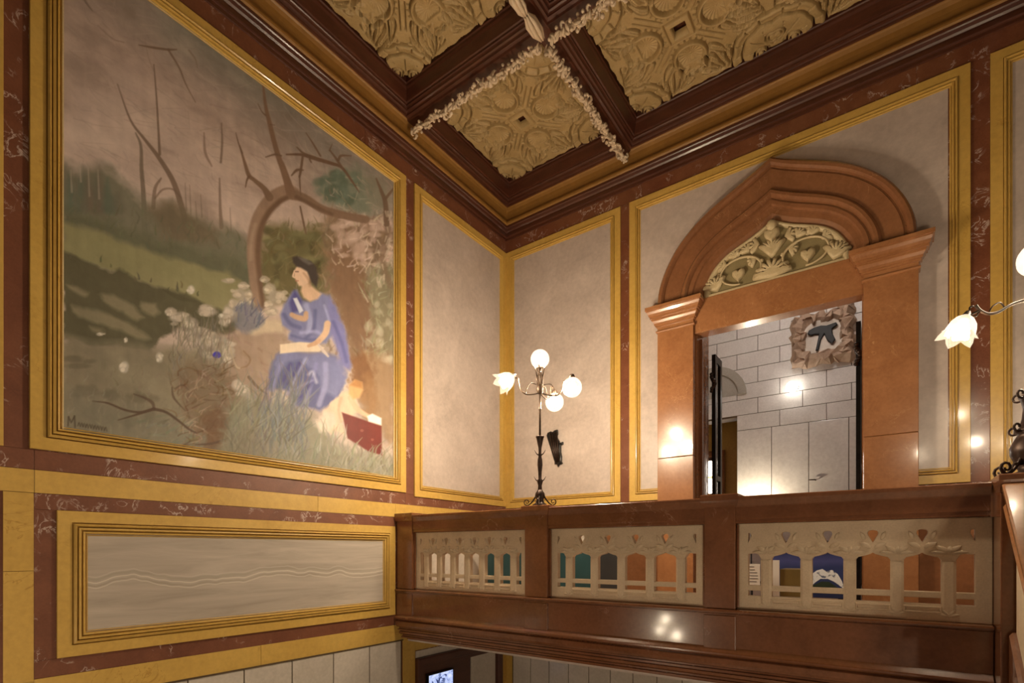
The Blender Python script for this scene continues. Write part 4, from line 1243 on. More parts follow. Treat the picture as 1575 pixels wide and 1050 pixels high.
# --- wooded slope and hill
slope = [(90, 250), (120, 262), (150, 250), (172, 258), (190, 285), (215, 305), (240, 318), (262, 312), (285, 325), (330, 345), (352, 352), (392, 372), (395, 470), (240, 430), (90, 400)]
poly(slope, (108, 102, 80), 11, .92, 5)
for x in range(100, 186, 6):
    h = prg.uniform(30, 75) * (1 if x < 165 else .7)
    line([(x + prg.randn() * 2, 322), (x + prg.randn(), 322 - h * .5), (x + prg.randn() * 2, 322 - h)], [8, 5.5, .8], (98 + 8 * prg.randn(), 94, 76), .6, 4)
for x, a, b in ((108, 262, 296), (135, 255, 302), (150, 262, 306), (122, 250, 280)):
    line([(x, a), (x + 2, b)], [.8, 1.4], (168, 148, 126), .7)
poly([(228, 318), (250, 312), (276, 316), (300, 338), (330, 350), (336, 375), (250, 372)], (106, 88, 66), 7, .7, 5)
poly([(95, 325), (150, 335), (240, 372), (320, 385), (392, 405), (392, 450), (300, 420), (180, 372), (95, 345)], (88, 86, 62), 10, .7, 5)
hatch(220, 98, 388, 300, 420, 14, 1.4, (98, 96, 70), .3, 1.6, .35, 10, 3, lambda x, y: y > 300 + (x - 98) * .24)
# --- light meadow and its cast shadow bands
poly([(95, 342), (130, 352), (180, 368), (240, 388), (300, 408), (350, 420), (380, 440), (372, 500), (300, 470), (200, 428), (140, 402), (95, 390)], (138, 128, 86), 4, .95, 4)
poly([(95, 388), (140, 402), (170, 418), (180, 412), (215, 432), (250, 446), (300, 462), (340, 474), (372, 505), (330, 520), (270, 505), (225, 540), (150, 532), (95, 520)], (84, 77, 54), 3, .97, 4)
hatch(90, 98, 330, 384, 470, 8, 1.5, (88, 80, 56), .15, 1.6, .8, 5, 1, lambda x, y: abs(y - (388 + (x - 98) * .34)) < 8)
for pl in ([(104, 440), (118, 442), (138, 452), (134, 459), (112, 450)], [(152, 452), (175, 455), (205, 470), (222, 490), (212, 495), (180, 478), (156, 464)], [(108, 470), (150, 478), (200, 498), (232, 520), (220, 523), (170, 505), (120, 486)], [(214, 465), (240, 468), (246, 480), (236, 488), (218, 478)], [(136, 500), (155, 505), (160, 512), (144, 508)]):
    poly(pl, (136, 122, 92), 3, .85, 3)
line([(250, 446), (275, 458), (300, 464)], [1, 4, 1], (78, 72, 50), .8)
# --- lower meadow
poly([(95, 512), (160, 530), (230, 532), (300, 545), (360, 560), (400, 600), (420, 760), (90, 720)], (134, 119, 92), 8, .95, 6)
blend(((N1 - .5) * 1.2) * (PY > 520) * (PX < 380), (112, 102, 80)); blend(G(N2, .55, .8) * .5 * (PY > 530) * (PX < 340), (150, 134, 106))
for x, y, rx, ry in ((112, 552, 20, 5), (120, 563, 22, 4), (135, 556, 12, 4), (130, 602, 18, 10), (172, 608, 12, 10), (215, 612, 26, 8), (200, 648, 14, 8), (230, 640, 8, 12)):
    blob(x, y, rx, ry, (98, 86, 66), .6, .6)
poly([(96, 600), (200, 620), (300, 650), (360, 700), (360, 740), (200, 720), (96, 690)], (122, 113, 92), 16, .6, 8)
hatch(260, 98, 360, 560, 700, 12, 1.45, (132, 120, 94), .3, 1.3, .35, 12, 3)
hatch(70, 200, 340, 640, 710, 22, .25, (116, 112, 90), .25, 2.0, .35, 12, 3)
# --- sandy bank, rocks
poly([(330, 520), (370, 505), (410, 490), (440, 495), (445, 540), (425, 590), (405, 640), (370, 640), (340, 590)], (162, 132, 108), 10, .95, 6)
poly([(378, 498), (412, 490), (436, 494), (434, 510), (405, 514), (385, 512)], (202, 176, 142), 4, .9, 4)
hatch(70, 335, 440, 510, 620, 20, -.9, (150, 120, 98), .4, 2.0, .3, 12, 4)
# --- thicket behind the seated woman, great trunk and blossom at right
poly([(398, 372), (410, 350), (430, 345), (470, 352), (500, 352), (520, 380), (515, 450), (490, 480), (440, 470), (405, 470), (396, 430)], (98, 86, 52), 9, .95, 6)
for _ in range(70):
    blob(prg.uniform(402, 515), prg.uniform(345, 445), prg.uniform(4, 12), prg.uniform(3, 8), np.array((98, 90, 58)) + 22 * prg.randn() * np.array((1, 1, .7)), .6, .7)
hatch(90, 400, 512, 345, 470, 14, 1.3, (116, 104, 68), .6, 1.3, .5, 16, 4)
poly([(505, 330), (560, 335), (600, 345), (612, 420), (612, 600), (600, 690), (560, 640), (540, 560), (520, 500), (500, 440), (498, 380)], (132, 104, 78), 10, .95, 6)
hatch(170, 500, 606, 340, 560, 34, 1.35, (126, 98, 74), .3, 2.0, .5, 16, 8)
poly([(506, 392), (528, 372), (552, 400), (560, 450), (585, 520), (575, 560), (548, 545), (530, 500), (512, 450)], (120, 88, 64), 6, .85, 6)
poly([(548, 345), (572, 340), (594, 372), (604, 420), (600, 470), (580, 430), (560, 390)], (116, 92, 70), 5, .8, 5)
for _ in range(60):
    x = prg.uniform(506, 604); y = prg.uniform(330, 408)
    blob(x, y, prg.uniform(4, 11), prg.uniform(3, 8), np.array((202, 168, 146)) + 14 * prg.randn(), .65, .8)
hatch(80, 508, 606, 325, 420, 13, 1.1, (206, 176, 152), .7, 1.4, .6, 16, 4)
poly([(562, 425), (606, 405), (610, 560), (585, 540), (570, 480)], (124, 116, 86), 8, .75, 6)
for _ in range(34):
    blob(prg.uniform(562, 606), prg.uniform(410, 560), prg.uniform(3, 7), prg.uniform(4, 9), np.array((168, 152, 122)) + 18 * prg.randn(), .6, .7)
hatch(80, 556, 606, 410, 570, 16, 1.4, (146, 136, 104), .5, 1.2, .55, 20, 4)
poly([(540, 560), (566, 540), (600, 560), (608, 690), (586, 660), (552, 620)], (150, 116, 82), 8, .9, 5)
poly([(536, 550), (560, 538), (574, 570), (560, 610), (540, 590)], (120, 78, 48), 6, .85, 5)
# dusty green crown and dark branches at upper right
poly([(486, 282), (500, 268), (525, 258), (560, 262), (590, 285), (600, 310), (570, 330), (525, 325), (495, 310)], (118, 122, 100), 7, .9, 6)
for _ in range(50):
    blob(prg.uniform(488, 548), prg.uniform(264, 314), prg.uniform(4, 9), prg.uniform(3, 7), np.array((102, 112, 92)) + 10 * prg.randn(), .6, .7)
hatch(46, 490, 600, 270, 330, 14, -1.0, (168, 150, 124), .5, 1.0, .6, 14, 3)
poly([(560, 262), (606, 285), (606, 330), (570, 325)], (146, 130, 108), 7, .6, 6)
# --- the bent tree
tc_, ts = (148, 116, 92), (104, 76, 56)
line([(398, 470), (392, 430), (389, 390), (392, 355), (402, 328), (420, 306), (440, 296), (452, 298)], [9, 9.5, 10, 10.5, 11, 12, 12, 9], tc_, 1, 1.6)
line([(404, 470), (399, 430), (396, 390), (400, 355), (411, 330), (430, 310), (450, 300)], [3.5, 4, 4.5, 4.5, 4.5, 4, 3], ts, .9, 2.2)
line([(385, 400), (386, 370), (392, 345)], [2, 2.4, 2], (180, 148, 120), .6, 2)
line([(450, 300), (470, 306), (495, 322), (530, 332), (562, 338)], [8, 6, 6, 6, 6], (128, 98, 76), 1, 1.4)
line([(455, 303), (480, 316), (510, 330)], [3, 3, 2], ts, .7, 1.6)
line([(446, 296), (440, 276), (434, 258), (428, 243), (420, 215), (414, 190), (408, 165), (404, 132)], [7, 5.5, 4.8, 4, 3.6, 3.4, 2.6, 1.6], (126, 94, 72), 1, 1.0)
line([(414, 304), (405, 290), (390, 277), (382, 270), (376, 252), (368, 225)], [6, 4, 3, 3.2, 2.4, .8], (122, 92, 70), 1, 1.0)
line([(382, 272), (379, 278), (377, 288)], [2, 1.4, .8], ts, .9)
line([(440, 238), (460, 238), (470, 240), (490, 246), (510, 252), (525, 258), (540, 278), (552, 296)], [1.2, 2, 2.4, 3, 2.6, 2.2, 1.6, .6], (108, 78, 58), .95)
for P_, w_ in (([(456, 227), (466, 236), (484, 243)], [.8, 1.6, 2]), ([(470, 205), (480, 220), (492, 240)], [.5, 1.2, 1.4]), ([(465, 240), (462, 262), (460, 272)], [1.8, 2, 1.6]), ([(448, 270), (456, 262), (466, 262)], [1.2, 2.2, .8]), ([(460, 272), (461, 290), (462, 300)], [1.2, 1, .6]), ([(478, 250), (476, 244), (490, 246)], [1, 1.4, 1.6]), ([(507, 232), (516, 244), (524, 256)], [1, 1.8, 1.8]), ([(520, 246), (524, 240), (540, 240)], [2, 2, .6]), ([(506, 232), (510, 222)], [1, .5]), ([(362, 205), (366, 220), (372, 236)], [.5, 1, 1]), ([(396, 160), (402, 172), (408, 178)], [.4, .8, 1.2]), ([(415, 192), (422, 193)], [1, .4]), ([(408, 242), (422, 238), (432, 240)], [.8, 1.6, 1.2]), ([(461, 318), (466, 342), (470, 360)], [1.2, 1.6, 1])):
    line(P_, w_, (110, 82, 62), .9)
line([(594, 345), (592, 312), (586, 295), (578, 275)], [4.5, 3.6, 2.6, 1.2], (112, 86, 66), .95); line([(592, 306), (600, 296), (606, 288)], [2.4, 2, 1], (112, 86, 66), .9)
line([(596, 352), (588, 400), (600, 440)], [5, 5, 4], (120, 94, 72), .7, 2)
for _ in range(26):
    x = prg.uniform(578, 602); y = prg.uniform(325, 440); line([(x, y), (x + 3 * prg.randn(), y + 8)], [1.4, .6], (196, 172, 144), .7)
# --- flowers in the meadow
wf = np.array((206, 184, 158))
def puff(x, y, rx, ry, n=9, c=wf, ang=0):
    blob(x, y, rx, ry, c * .86, .9, .35, ang)
    for _ in range(n):
        blob(x + prg.randn() * rx * .45, y + prg.randn() * ry * .4, rx * .38, ry * .34, np.clip(c + 16 * prg.randn(), 0, 235), .75, .5)
for a in ((275, 488, 16, 8), (290, 500, 13, 11), (304, 512, 16, 9), (318, 522, 18, 11), (296, 520, 12, 7), (334, 530, 22, 12), (345, 545, 14, 14), (320, 544, 12, 9), (352, 482, 12, 14), (318, 478, 15, 9), (345, 492, 10, 10), (262, 480, 9, 6)):
    puff(*a, 10, wf * prg.uniform(.88, 1.02))
blob(333, 546, 7.5, 6, (60, 50, 170), .95, .25)
for a in ((374, 440, 8, 6), (366, 452, 9, 8), (380, 455, 8, 8), (358, 468, 8, 8), (385, 468, 6, 8), (406, 430, 7, 6), (414, 444, 10, 9), (424, 456, 12, 10), (412, 468, 7, 6), (416, 480, 9, 6), (350, 432, 10, 4), (372, 470, 14, 12)):
    puff(*a, 6, np.array((198, 176, 148)))
poly([(362, 476), (378, 468), (398, 476), (408, 492), (396, 504), (372, 512), (360, 500)], (116, 112, 118), 4, .85, 4); hatch(26, 362, 402, 470, 508, 16, 1.3, (92, 92, 108), .3, 1.2, .6, 10, 2)
for a in ((293, 446, 6, 7), (190, 565, 7, 9), (245, 549, 6, 8), (153, 514, 6, 3), (193, 523, 3, 4)):
    puff(*a, 6, np.array((216, 198, 172)))
# stalks and scrub
hatch(170, 262, 352, 500, 600, 26, 1.45, (118, 106, 88), .22, 1.0, .55, 14, 4)
hatch(80, 262, 352, 500, 600, 20, 1.5, (150, 132, 106), .25, .9, .5, 12, 4)
poly([(262, 575), (300, 560), (350, 570), (362, 610), (350, 690), (318, 694), (300, 660), (280, 620)], (116, 92, 68), 10, .75, 8)
hatch(120, 266, 356, 565, 690, 20, 1.0, (110, 82, 56), .9, 1.4, .55, 16, 8); hatch(50, 270, 352, 575, 685, 16, .8, (164, 136, 108), .9, 1.1, .5, 14, 6)
poly([(305, 640), (330, 620), (348, 640), (346, 684), (318, 690)], (104, 70, 44), 6, .7, 6)
bw = (82, 60, 44)
line([(142, 617), (165, 620), (190, 630), (214, 634), (236, 629)], [.6, 1.4, 1.6, 1.8, 2.2], bw, .9); line([(181, 646), (205, 639), (236, 629)], [.6, 1.5, 2.2], bw, .9)
line([(236, 629), (255, 634), (275, 648), (290, 660), (302, 666)], [2.4, 2, 1.8, 1.6, 1], bw, .9); line([(205, 606), (222, 612), (234, 620), (236, 630)], [.8, 2, 2.6, 2], bw, .7)
line([(264, 596), (266, 610), (275, 622), (285, 632)], [1.2, 1.8, 1.2, .5], bw, .7); line([(268, 598), (280, 592), (290, 600)], [1.2, 1, .5], bw, .6)
line([(352, 530), (358, 552), (364, 565), (372, 566)], [1, 1.2, 1.3, .8], (190, 164, 132), .8); line([(374, 540), (384, 552), (380, 562), (370, 566)], [1.2, 1.4, 1.4, 1], (140, 108, 78), .8)
line([(382, 580), (396, 596), (410, 606)], [2.4, 2, .8], (96, 74, 52), .7)
line([(300, 684), (325, 682), (350, 674)], [1, 2, 1], bw, .8)
for a in ((364, 592, 8, 8), (375, 600, 9, 9), (383, 616, 7, 10), (388, 636, 6, 10), (440, 654, 5, 6), (467, 684, 5, 9), (516, 594, 6, 6)):
    puff(*a, 6, np.array((210, 186, 162)))
# --- seated woman in blue
bl, bd_, bh = (120, 119, 154), (88, 87, 124), (158, 156, 186)
poly([(440, 600), (410, 598), (414, 572), (424, 548), (440, 540), (490, 542), (515, 548), (532, 580), (520, 612), (492, 632), (455, 624)], bd_, 3.5, 1, 2)
poly([(424, 548), (440, 540), (500, 542), (528, 556), (532, 586), (516, 612), (498, 600), (484, 570), (462, 552), (440, 560), (418, 580)], bl, 4, .9, 2)
for P_, c_, w_ in (([(432, 560), (424, 580), (418, 600)], (136, 132, 176), 3), ([(470, 552), (456, 575), (446, 600)], bh, 2.4), ([(486, 560), (478, 590), (470, 618)], (132, 128, 172), 3), ([(500, 560), (500, 590), (490, 622)], (148, 144, 178), 4), ([(460, 560), (444, 590)], (68, 64, 112), 3), ([(484, 580), (462, 610)], (70, 66, 114), 3), ([(446, 560), (434, 590)], (74, 70, 118), 2.5), ([(474, 576), (480, 572), (486, 588)], (180, 174, 190), 2.2), ([(440, 606), (462, 594), (480, 585)], (152, 148, 182), 1.6)):
    line(P_, w_, c_, .75, 2)
poly([(448, 448), (440, 462), (430, 484), (434, 500), (446, 510), (442, 522), (454, 528), (500, 528), (518, 510), (516, 480), (505, 456), (492, 450), (478, 464), (464, 462), (456, 446)], bl, 2.5, 1, 1)
poly([(505, 456), (516, 470), (530, 510), (540, 560), (536, 570), (522, 560), (512, 520), (504, 490)], (118, 114, 158), 3, 1, 2)
poly([(452, 446), (464, 462), (460, 478), (448, 482), (444, 466)], (74, 70, 120), 2.5, .9)
for P_, c_, w_ in (([(436, 484), (446, 498), (460, 504)], bd_, 3), ([(470, 470), (476, 492), (474, 512)], bh, 4), ([(484, 478), (482, 505), (470, 520)], bd_, 2.6), ([(498, 470), (505, 492), (504, 505)], (168, 164, 196), 1.6), ([(512, 495), (524, 525), (532, 556)], (88, 84, 132), 2.6), ([(462, 512), (484, 510), (496, 516)], (160, 156, 192), 2.5), ([(448, 516), (470, 522), (492, 522)], bd_, 2)):
    line(P_, w_, c_, .75, 1.8)
sk = (216, 172, 134)
line([(503, 498), (500, 512), (490, 524), (482, 530)], [5, 5, 4.5, 3], sk, 1, 1.2)
line([(448, 484), (456, 488), (468, 490), (470, 482)], [3.5, 4, 4.5, 3.5], (196, 152, 116), 1, 1.2)
poly([(450, 459), (456, 458), (466, 478), (460, 482)], (216, 212, 214), 1.2, 1)
poly([(430, 530), (460, 526), (484, 528), (498, 535), (490, 541), (460, 541), (430, 544)], (230, 200, 164), 1.2, 1); line([(488, 529), (497, 540), (504, 548)], [1.5, 2.5, 1.5], (206, 182, 164), .9)
line([(474, 532), (484, 528), (490, 524)], [2.5, 3.5, 3], (206, 156, 116), 1, 1)
poly([(464, 436), (474, 436), (486, 446), (494, 452), (488, 460), (476, 464), (466, 458), (462, 448)], sk, 2, 1)
poly([(452, 416), (456, 410), (468, 410), (476, 424), (474, 436), (466, 440), (459, 440), (456, 434), (452, 427)], (222, 180, 144), 1.4, 1)
line([(452, 417), (450, 425), (453, 427)], [1, 1.4, 1], (222, 180, 144), 1, .8)
poly([(449, 396), (456, 394), (464, 397), (478, 402), (486, 412), (489, 428), (486, 442), (478, 434), (472, 418), (462, 412), (455, 410), (450, 404)], (62, 52, 46), 1.6, 1)
poly([(458, 396), (470, 398), (480, 406), (474, 408), (464, 402)], (120, 110, 100), 1.6, .6)
line([(454, 418), (458, 418)], .9, (90, 60, 48), .8); line([(454, 432), (458, 432)], .8, (170, 96, 80), .8)
line([(466, 420), (474, 430), (476, 440)], [1.5, 2.5, 2], (176, 130, 98), .6, 1.5)
# --- foreground grasses
poly([(345, 640), (372, 610), (400, 610), (440, 618), (480, 640), (500, 668), (540, 690), (612, 708), (612, 760), (340, 740)], (128, 120, 94), 9, .9, 6)
hatch(420, 350, 606, 650, 750, 36, 1.45, (124, 116, 94), .24, 1.5, .40, 12, 7, region=lambda x, y: not (x > 470 and y < 712 - (600 - x) * .10))
hatch(150, 390, 470, 600, 700, 48, 1.5, (112, 108, 104), .25, 1.5, .5, 12, 8, region=lambda x, y: not (x > 470 and y < 712 - (600 - x) * .10))
hatch(140, 350, 606, 660, 745, 34, 1.4, (148, 138, 112), .35, 1.1, .36, 16, 8, region=lambda x, y: not (x > 470 and y < 712 - (600 - x) * .10))
hatch(110, 350, 606, 650, 745, 30, 1.4, (92, 86, 66), .35, 1.1, .5, 10, 8, region=lambda x, y: not (x > 470 and y < 712 - (600 - x) * .10))
hatch(50, 525, 600, 680, 740, 30, 1.4, (146, 138, 116), .3, 1.3, .45, 12, 6, region=lambda x, y: not (x > 470 and y < 712 - (600 - x) * .10))
hatch(40, 350, 400, 600, 680, 40, 1.2, (130, 122, 94), .3, 1.3, .5, 14, 8, region=lambda x, y: not (x > 470 and y < 712 - (600 - x) * .10))
poly([(352, 668), (400, 660), (420, 700), (400, 730), (350, 716)], (116, 98, 76), 12, .4, 6)
# --- kneeling child with a red folio
poly([(556, 578), (566, 570), (574, 590), (580, 620), (572, 640), (556, 620)], (142, 100, 62), 6, .8, 4)
poly([(500, 648), (498, 632), (506, 620), (522, 606), (534, 600), (546, 612), (552, 630), (540, 640), (524, 648), (530, 668), (518, 662), (508, 668)], (220, 180, 144), 2, 1, 1)
poly([(488, 650), (500, 630), (512, 634), (516, 650), (506, 664), (492, 666)], (216, 190, 164), 3, .9, 2)
line([(538, 612), (548, 628), (562, 638), (570, 641)], [4, 4, 3.2, 2.6], (214, 168, 130), 1, 1.2)
line([(524, 612), (520, 630), (524, 648)], [2, 2, 1.5], (180, 134, 100), .5, 2)
poly([(536, 592), (545, 584), (556, 588), (558, 600), (552, 612), (542, 614), (536, 606)], (204, 152, 96), 2, 1); poly([(538, 592), (546, 584), (556, 588), (556, 597), (546, 595)], (172, 114, 62), 2, .9)
poly([(525, 634), (586, 655), (587, 700), (566, 694), (534, 674)], (102, 36, 28), 1.2, 1); poly([(564, 640), (572, 636), (586, 643), (586, 654), (566, 648)], (236, 218, 206), 1.2, 1)
for x, y in ((556, 662), (572, 676)): blob(x, y, 2.4, 2, (150, 80, 66), .6)
hatch(26, 488, 530, 668, 700, 26, 1.45, (150, 140, 114), .25, 1.2, .7, 14, 5)
hatch(26, 530, 590, 692, 716, 20, 1.4, (140, 130, 106), .25, 1.3, .8, 14, 4)
# painted signature, lower left
sg = (70, 56, 42)
line([(104, 655), (105, 641)], 1.0, sg, .9); line([(105, 641), (109, 650), (114, 640)], .9, sg, .9, curve=False); line([(114, 640), (115, 657)], 1.0, sg, .9)
xq = 119
for k in range(11):
    line([(xq, 655 + k * .7), (xq + 2, 650 + k * .7), (xq + 4, 656 + k * .7)], .7, sg, .8); xq += 4.1
# overall brush grain
IMG *= (1 + .10 * (N3 - .5) + .08 * (VERT - .5) + .06 * (N2 - .5))[..., None]
IMG = 255 * (np.clip(IMG, 4, 250) / 255) ** .88 * np.array((.965, 1.008, 1.08))
IMG = np.clip(IMG, 6, 245)
ALB = _s2l(IMG) * 1.0

mural = thing('mural_painting', (XA, (MY0 + MY1) / 2, MZ0 - .15), 'large framed mural of a seated woman in blue in a flowering meadow', 'painting')
me = bpy.data.meshes.new('canvas')
co = np.stack([np.full(Yg.shape, .008), Yg - (MY0 + MY1) / 2, Zg - (MZ0 - .15)], -1).reshape(-1, 3)
idx = np.arange(NYc * NZc).reshape(NYc, NZc)
fs = np.stack([idx[:-1, :-1], idx[1:, :-1], idx[1:, 1:], idx[:-1, 1:]], -1).reshape(-1, 4)
me.vertices.add(len(co)); me.vertices.foreach_set('co', co.ravel())
me.loops.add(fs.size); me.loops.foreach_set('vertex_index', fs.ravel())
me.polygons.add(len(fs)); me.polygons.foreach_set('loop_start', np.arange(0, fs.size, 4))
try: me.polygons.foreach_set('loop_total', np.full(len(fs), 4))
except Exception: pass
me.update(calc_edges=True); me.validate()
at = me.color_attributes.new('paint', 'FLOAT_COLOR', 'POINT')
at.data.foreach_set('color', np.concatenate([ALB.reshape(-1, 3), np.ones((len(co), 1))], 1).ravel().astype(np.float32))
tp = NT('oil_paint')
va = tp.n.new('ShaderNodeVertexColor'); va.layer_name = 'paint'
fine = tp.noise(60, 3, .6, .5)
colr = tp.mix(.05, va.outputs[0], tp.ramp(fine, [(.3, (.25, .22, .18)), (.7, (.8, .7, .6))]), 'OVERLAY')
tp.bump(fine, .12, .004)
M['paint'] = tp.done(colr, .55, spec=.3)
me.materials.append(M['paint'])
link('canvas', me, (XA, (MY0 + MY1) / 2, MZ0 - .15), mural)
mk('frame_moulding', MB().frame(mapA, .975, 4.400, .697, 4.530, [(0, 0), (0, .022), (.003, .025), (.084, .025), (.085, .002), (.0915, .002), (.093, .036), (.104, .046), (.112, .036), (.113, .002), (.1195, .002), (.121, .038), (.134, .042), (.140, .026), (.141, .002), (.1475, .002), (.149, .030), (.158, .028), (.163, .014), (.164, .002), (.170, .002), (.171, .014), (.178, .010)]), M['yellow'], mural, fix=False)
M['gilt'] = stone('gilt_fillet', (.55, .42, .22), (.70, .56, .32), 6, rough=.3)
mk('gilt_fillet', MB().frame(mapA, 1.150, 4.216, .846, 4.364, [(0, .006), (0, .016), (.008, .016), (.008, .008)]), M['gilt'], mural, fix=False)

# ================================================================== TYMPANUM CARVING
def dome_leaf(mb, mp, outline, c, h, rise):
    """a carved lobe: outline ring, inner ring raised, centre"""
    inner = [(c[0] + (u - c[0]) * .62, c[1] + (v - c[1]) * .62) for u, v in outline]
    mb.loops([[mp(u, v, h) for u, v in outline], [mp(u, v, h + rise * .8) for u, v in outline], [mp(u, v, h + rise) for u, v in inner], [mp(c[0], c[1], h + rise * .85)] * len(outline)], True, False, False, True)


HB = .016
mb = MB()
loopT = [[mapB(u, v, h) for u, v in full(Ic * np.array([1 - k, 1 - k * .8]))] for k, h in ((0, HB), (.0, .045), (.03, .055), (.07, .05), (.09, HB))]
mb.loops(loopT, closed=False, smooth=True)
mk('rim', mb, M['tymp'], tymp, fix=False)
mk('rim_base', MB().box(PC - .70, PC + .70, YB - .05, YB - .005, ZS, ZS + .03), M['tymp'], tymp, bevel=.006)
tz = lambda x, z: (PC + x, ZS + z)


def fan(mb, c, r, a0, a1, n, h=HB, rise=.05, deep=.35):
    out = []
    m = n * 4
    for k in range(m + 1):
        a = a0 + (a1 - a0) * k / m
        rr = r * (1 - deep * (k % 4 in (0,)) * (0 < k < m))
        out.append((c[0] + rr * math.cos(a), c[1] + rr * math.sin(a)))
    out.append((c[0] - .06 * r * math.cos((a0 + a1) / 2), c[1] - .06 * r * math.sin((a0 + a1) / 2)))
    cc = (c[0] + .45 * r * math.cos((a0 + a1) / 2), c[1] + .45 * r * math.sin((a0 + a1) / 2))
    dome_leaf(mb, mapB, out, cc, h, rise)


for s_ in (-1, 1):
    # big scroll with a heart-shaped leaf inside
    cx_, cz_ = s_ * .33, .20
    pts = []
    for k in range(40):
        q = k / 39; a = math.pi * (1.25 - 1.75 * q); r = .20 - .015 * q
        pts.append(mapB(PC + cx_ - s_ * r * 1.12 * math.cos(a) * -1, ZS + cz_ + r * .78 * math.sin(a), .05))
    mb = MB(); mb.tube(pts, [.014 - .006 * abs(k / 39 - .3) for k in range(40)], 7); mk('scroll', mb, M['tymp'], tymp)
    mb = MB(); hp = heart(PC + cx_ + s_ * .02, ZS + .17, .075); dome_leaf(mb, mapB, hp, (PC + cx_ + s_ * .02, ZS + .165), HB, .055); mk('heart_leaf', mb, M['tymp'], tymp)
    mb = MB(); fan(mb, tz(s_ * .585, .055), .17, math.pi / 2 - .95 + (-s_ * .35), math.pi / 2 + .95 + (-s_ * .35), 6); mk('fan_leaf', mb, M['tymp'], tymp)
    for (x, z, r, a, sp) in ((.13, .44, .11, .2, 1.0), (.24, .40, .10, .9, .9), (.38, .37, .10, 1.2, .9), (.16, .30, .10, -.3, .9), (.48, .30, .10, .5, .9), (.52, .20, .07, 0, .8)):
        mb = MB(); a_ = a if s_ > 0 else math.pi - a
        fan(mb, tz(s_ * x, z), r, a_ - sp, a_ + sp, 4, rise=.04); mk('acanthus_leaf', mb, M['tymp'], tymp)
    mb = MB(); mb.ball(mapB(PC + s_ * .105, ZS + .25, .045), .022, 8, 6); mk('bead', mb, M['tymp'], tymp)
    mb = MB(); mb.lathe([(0, -.03), (.035, -.028), (.045, -.012), (.03, -.02), (.02, -.035), (0, -.04)], mapB(PC + s_ * .36, ZS + .42, HB + .0), 10, axis='y'); mk('rosette', mb, M['tymp'], tymp)
mb = MB(); fan(mb, tz(0, .04), .20, .1, math.pi - .1, 8, rise=.05); mk('fan_leaf', mb, M['tymp'], tymp)
mb = MB(); fan(mb, tz(0, .26), .20, math.pi / 2 - .75, math.pi / 2 + .75, 7, rise=.055, deep=.2); mk('palmette', mb, M['tymp'], tymp)
mb = MB(); hp = heart(PC, ZS + .50, .085); dome_leaf(mb, mapB, hp, (PC, ZS + .50), HB, .075); mk('bud_leaf', mb, M['tymp'], tymp)
mb = MB(); mb.ball(mapB(PC, ZS + .595, .07), .055, 12, 8, (1, .8, 1.15)); mk('bud', mb, M['tymp'], tymp)

# ================================================================== THINGS IN THE GALLERY
# dark bronze wing-shaped ornament on the wall panel beside the lamp
orn = thing('bronze_wall_ornament', (-3.89, YB, 1.18), 'dark bronze wing-shaped ornament hung on the pale panel by the lamp', 'ornament')
wing = [(-.115, 1.46), (-.06, 1.475), (-.03, 1.46), (.0, 1.48), (.045, 1.485), (.05, 1.42), (.03, 1.39), (.07, 1.33), (.085, 1.29), (.135, 1.30), (.135, 1.265), (.10, 1.255), (.10, 1.16), (.115, 1.10), (.11, 1.03), (.125, 1.0), (.10, .985), (.085, 1.0), (.06, .955), (.035, 1.0), (.005, .995), (.005, 1.03), (-.02, 1.10), (-.05, 1.20), (-.08, 1.28), (-.11, 1.36), (-.13, 1.42)]
wing = [(-3.89 + u, v + .23) for u, v in wing]
fill2d('wing_plate', [wing], mapB, .004, .05, M['black'], orn, bevel=.010)
for k in range(4):
    mb = MB(); mb.tube([mapB(-3.95 + .035 * k, 1.67, .055), mapB(-3.91 + .03 * k, 1.45, .062), mapB(-3.85 + .012 * k, 1.25, .052)], [.012, .014, .005], 6); mk('feather', mb, M['iron'], orn)

# exhibition boards and a showcase standing in the gallery, glimpsed through the pierced panels
t = NT('teal_board'); M['teal'] = t.done(t.ramp(t.noise(2, 3), [(.3, (.010, .045, .052)), (.7, (.018, .068, .076))]), .5)
t = NT('dark_slate_board'); M['slate'] = t.done(t.ramp(t.noise(3, 3), [(.3, (.020, .022, .024)), (.7, (.035, .036, .036))]), .5)
t = NT('navy_poster')
sx = t.n.new('ShaderNodeSeparateXYZ'); t.l.new(t.obj, sx.inputs[0])
M['navy'] = t.done(t.ramp(t.ma('ADD', t.ma('MULTIPLY', sx.outputs[2], 1.1), t.ma('MULTIPLY', t.noise(5, 2), .1)), [(.10, (.03, .045, .14)), (.36, (.03, .045, .15)), (.43, (.065, .075, .23)), (.50, (.035, .045, .16)), (.54, (.012, .012, .03))]), .35)
t = NT('white_bird_print'); M['print_white'] = t.done(t.ramp(t.noise(22, 4, .6, .6), [(.4, (.78, .80, .84)), (.5, (.82, .83, .86)), (.62, (.10, .13, .22))]), .5)
t = NT('olive_box'); M['olive'] = t.done(t.ramp(t.noise(4, 3), [(.3, (.13, .085, .02)), (.7, (.18, .12, .03))]), .55)
t = NT('paper'); M['paper'] = t.done(t.ramp(t.noise(3, 3), [(.3, (.72, .68, .62)), (.7, (.80, .77, .71))]), .7)
t = NT('ink'); M['ink'] = t.done(t.ramp(t.noise(9, 2), [(.3, (.05, .045, .04)), (.7, (.08, .07, .06))]), .7)


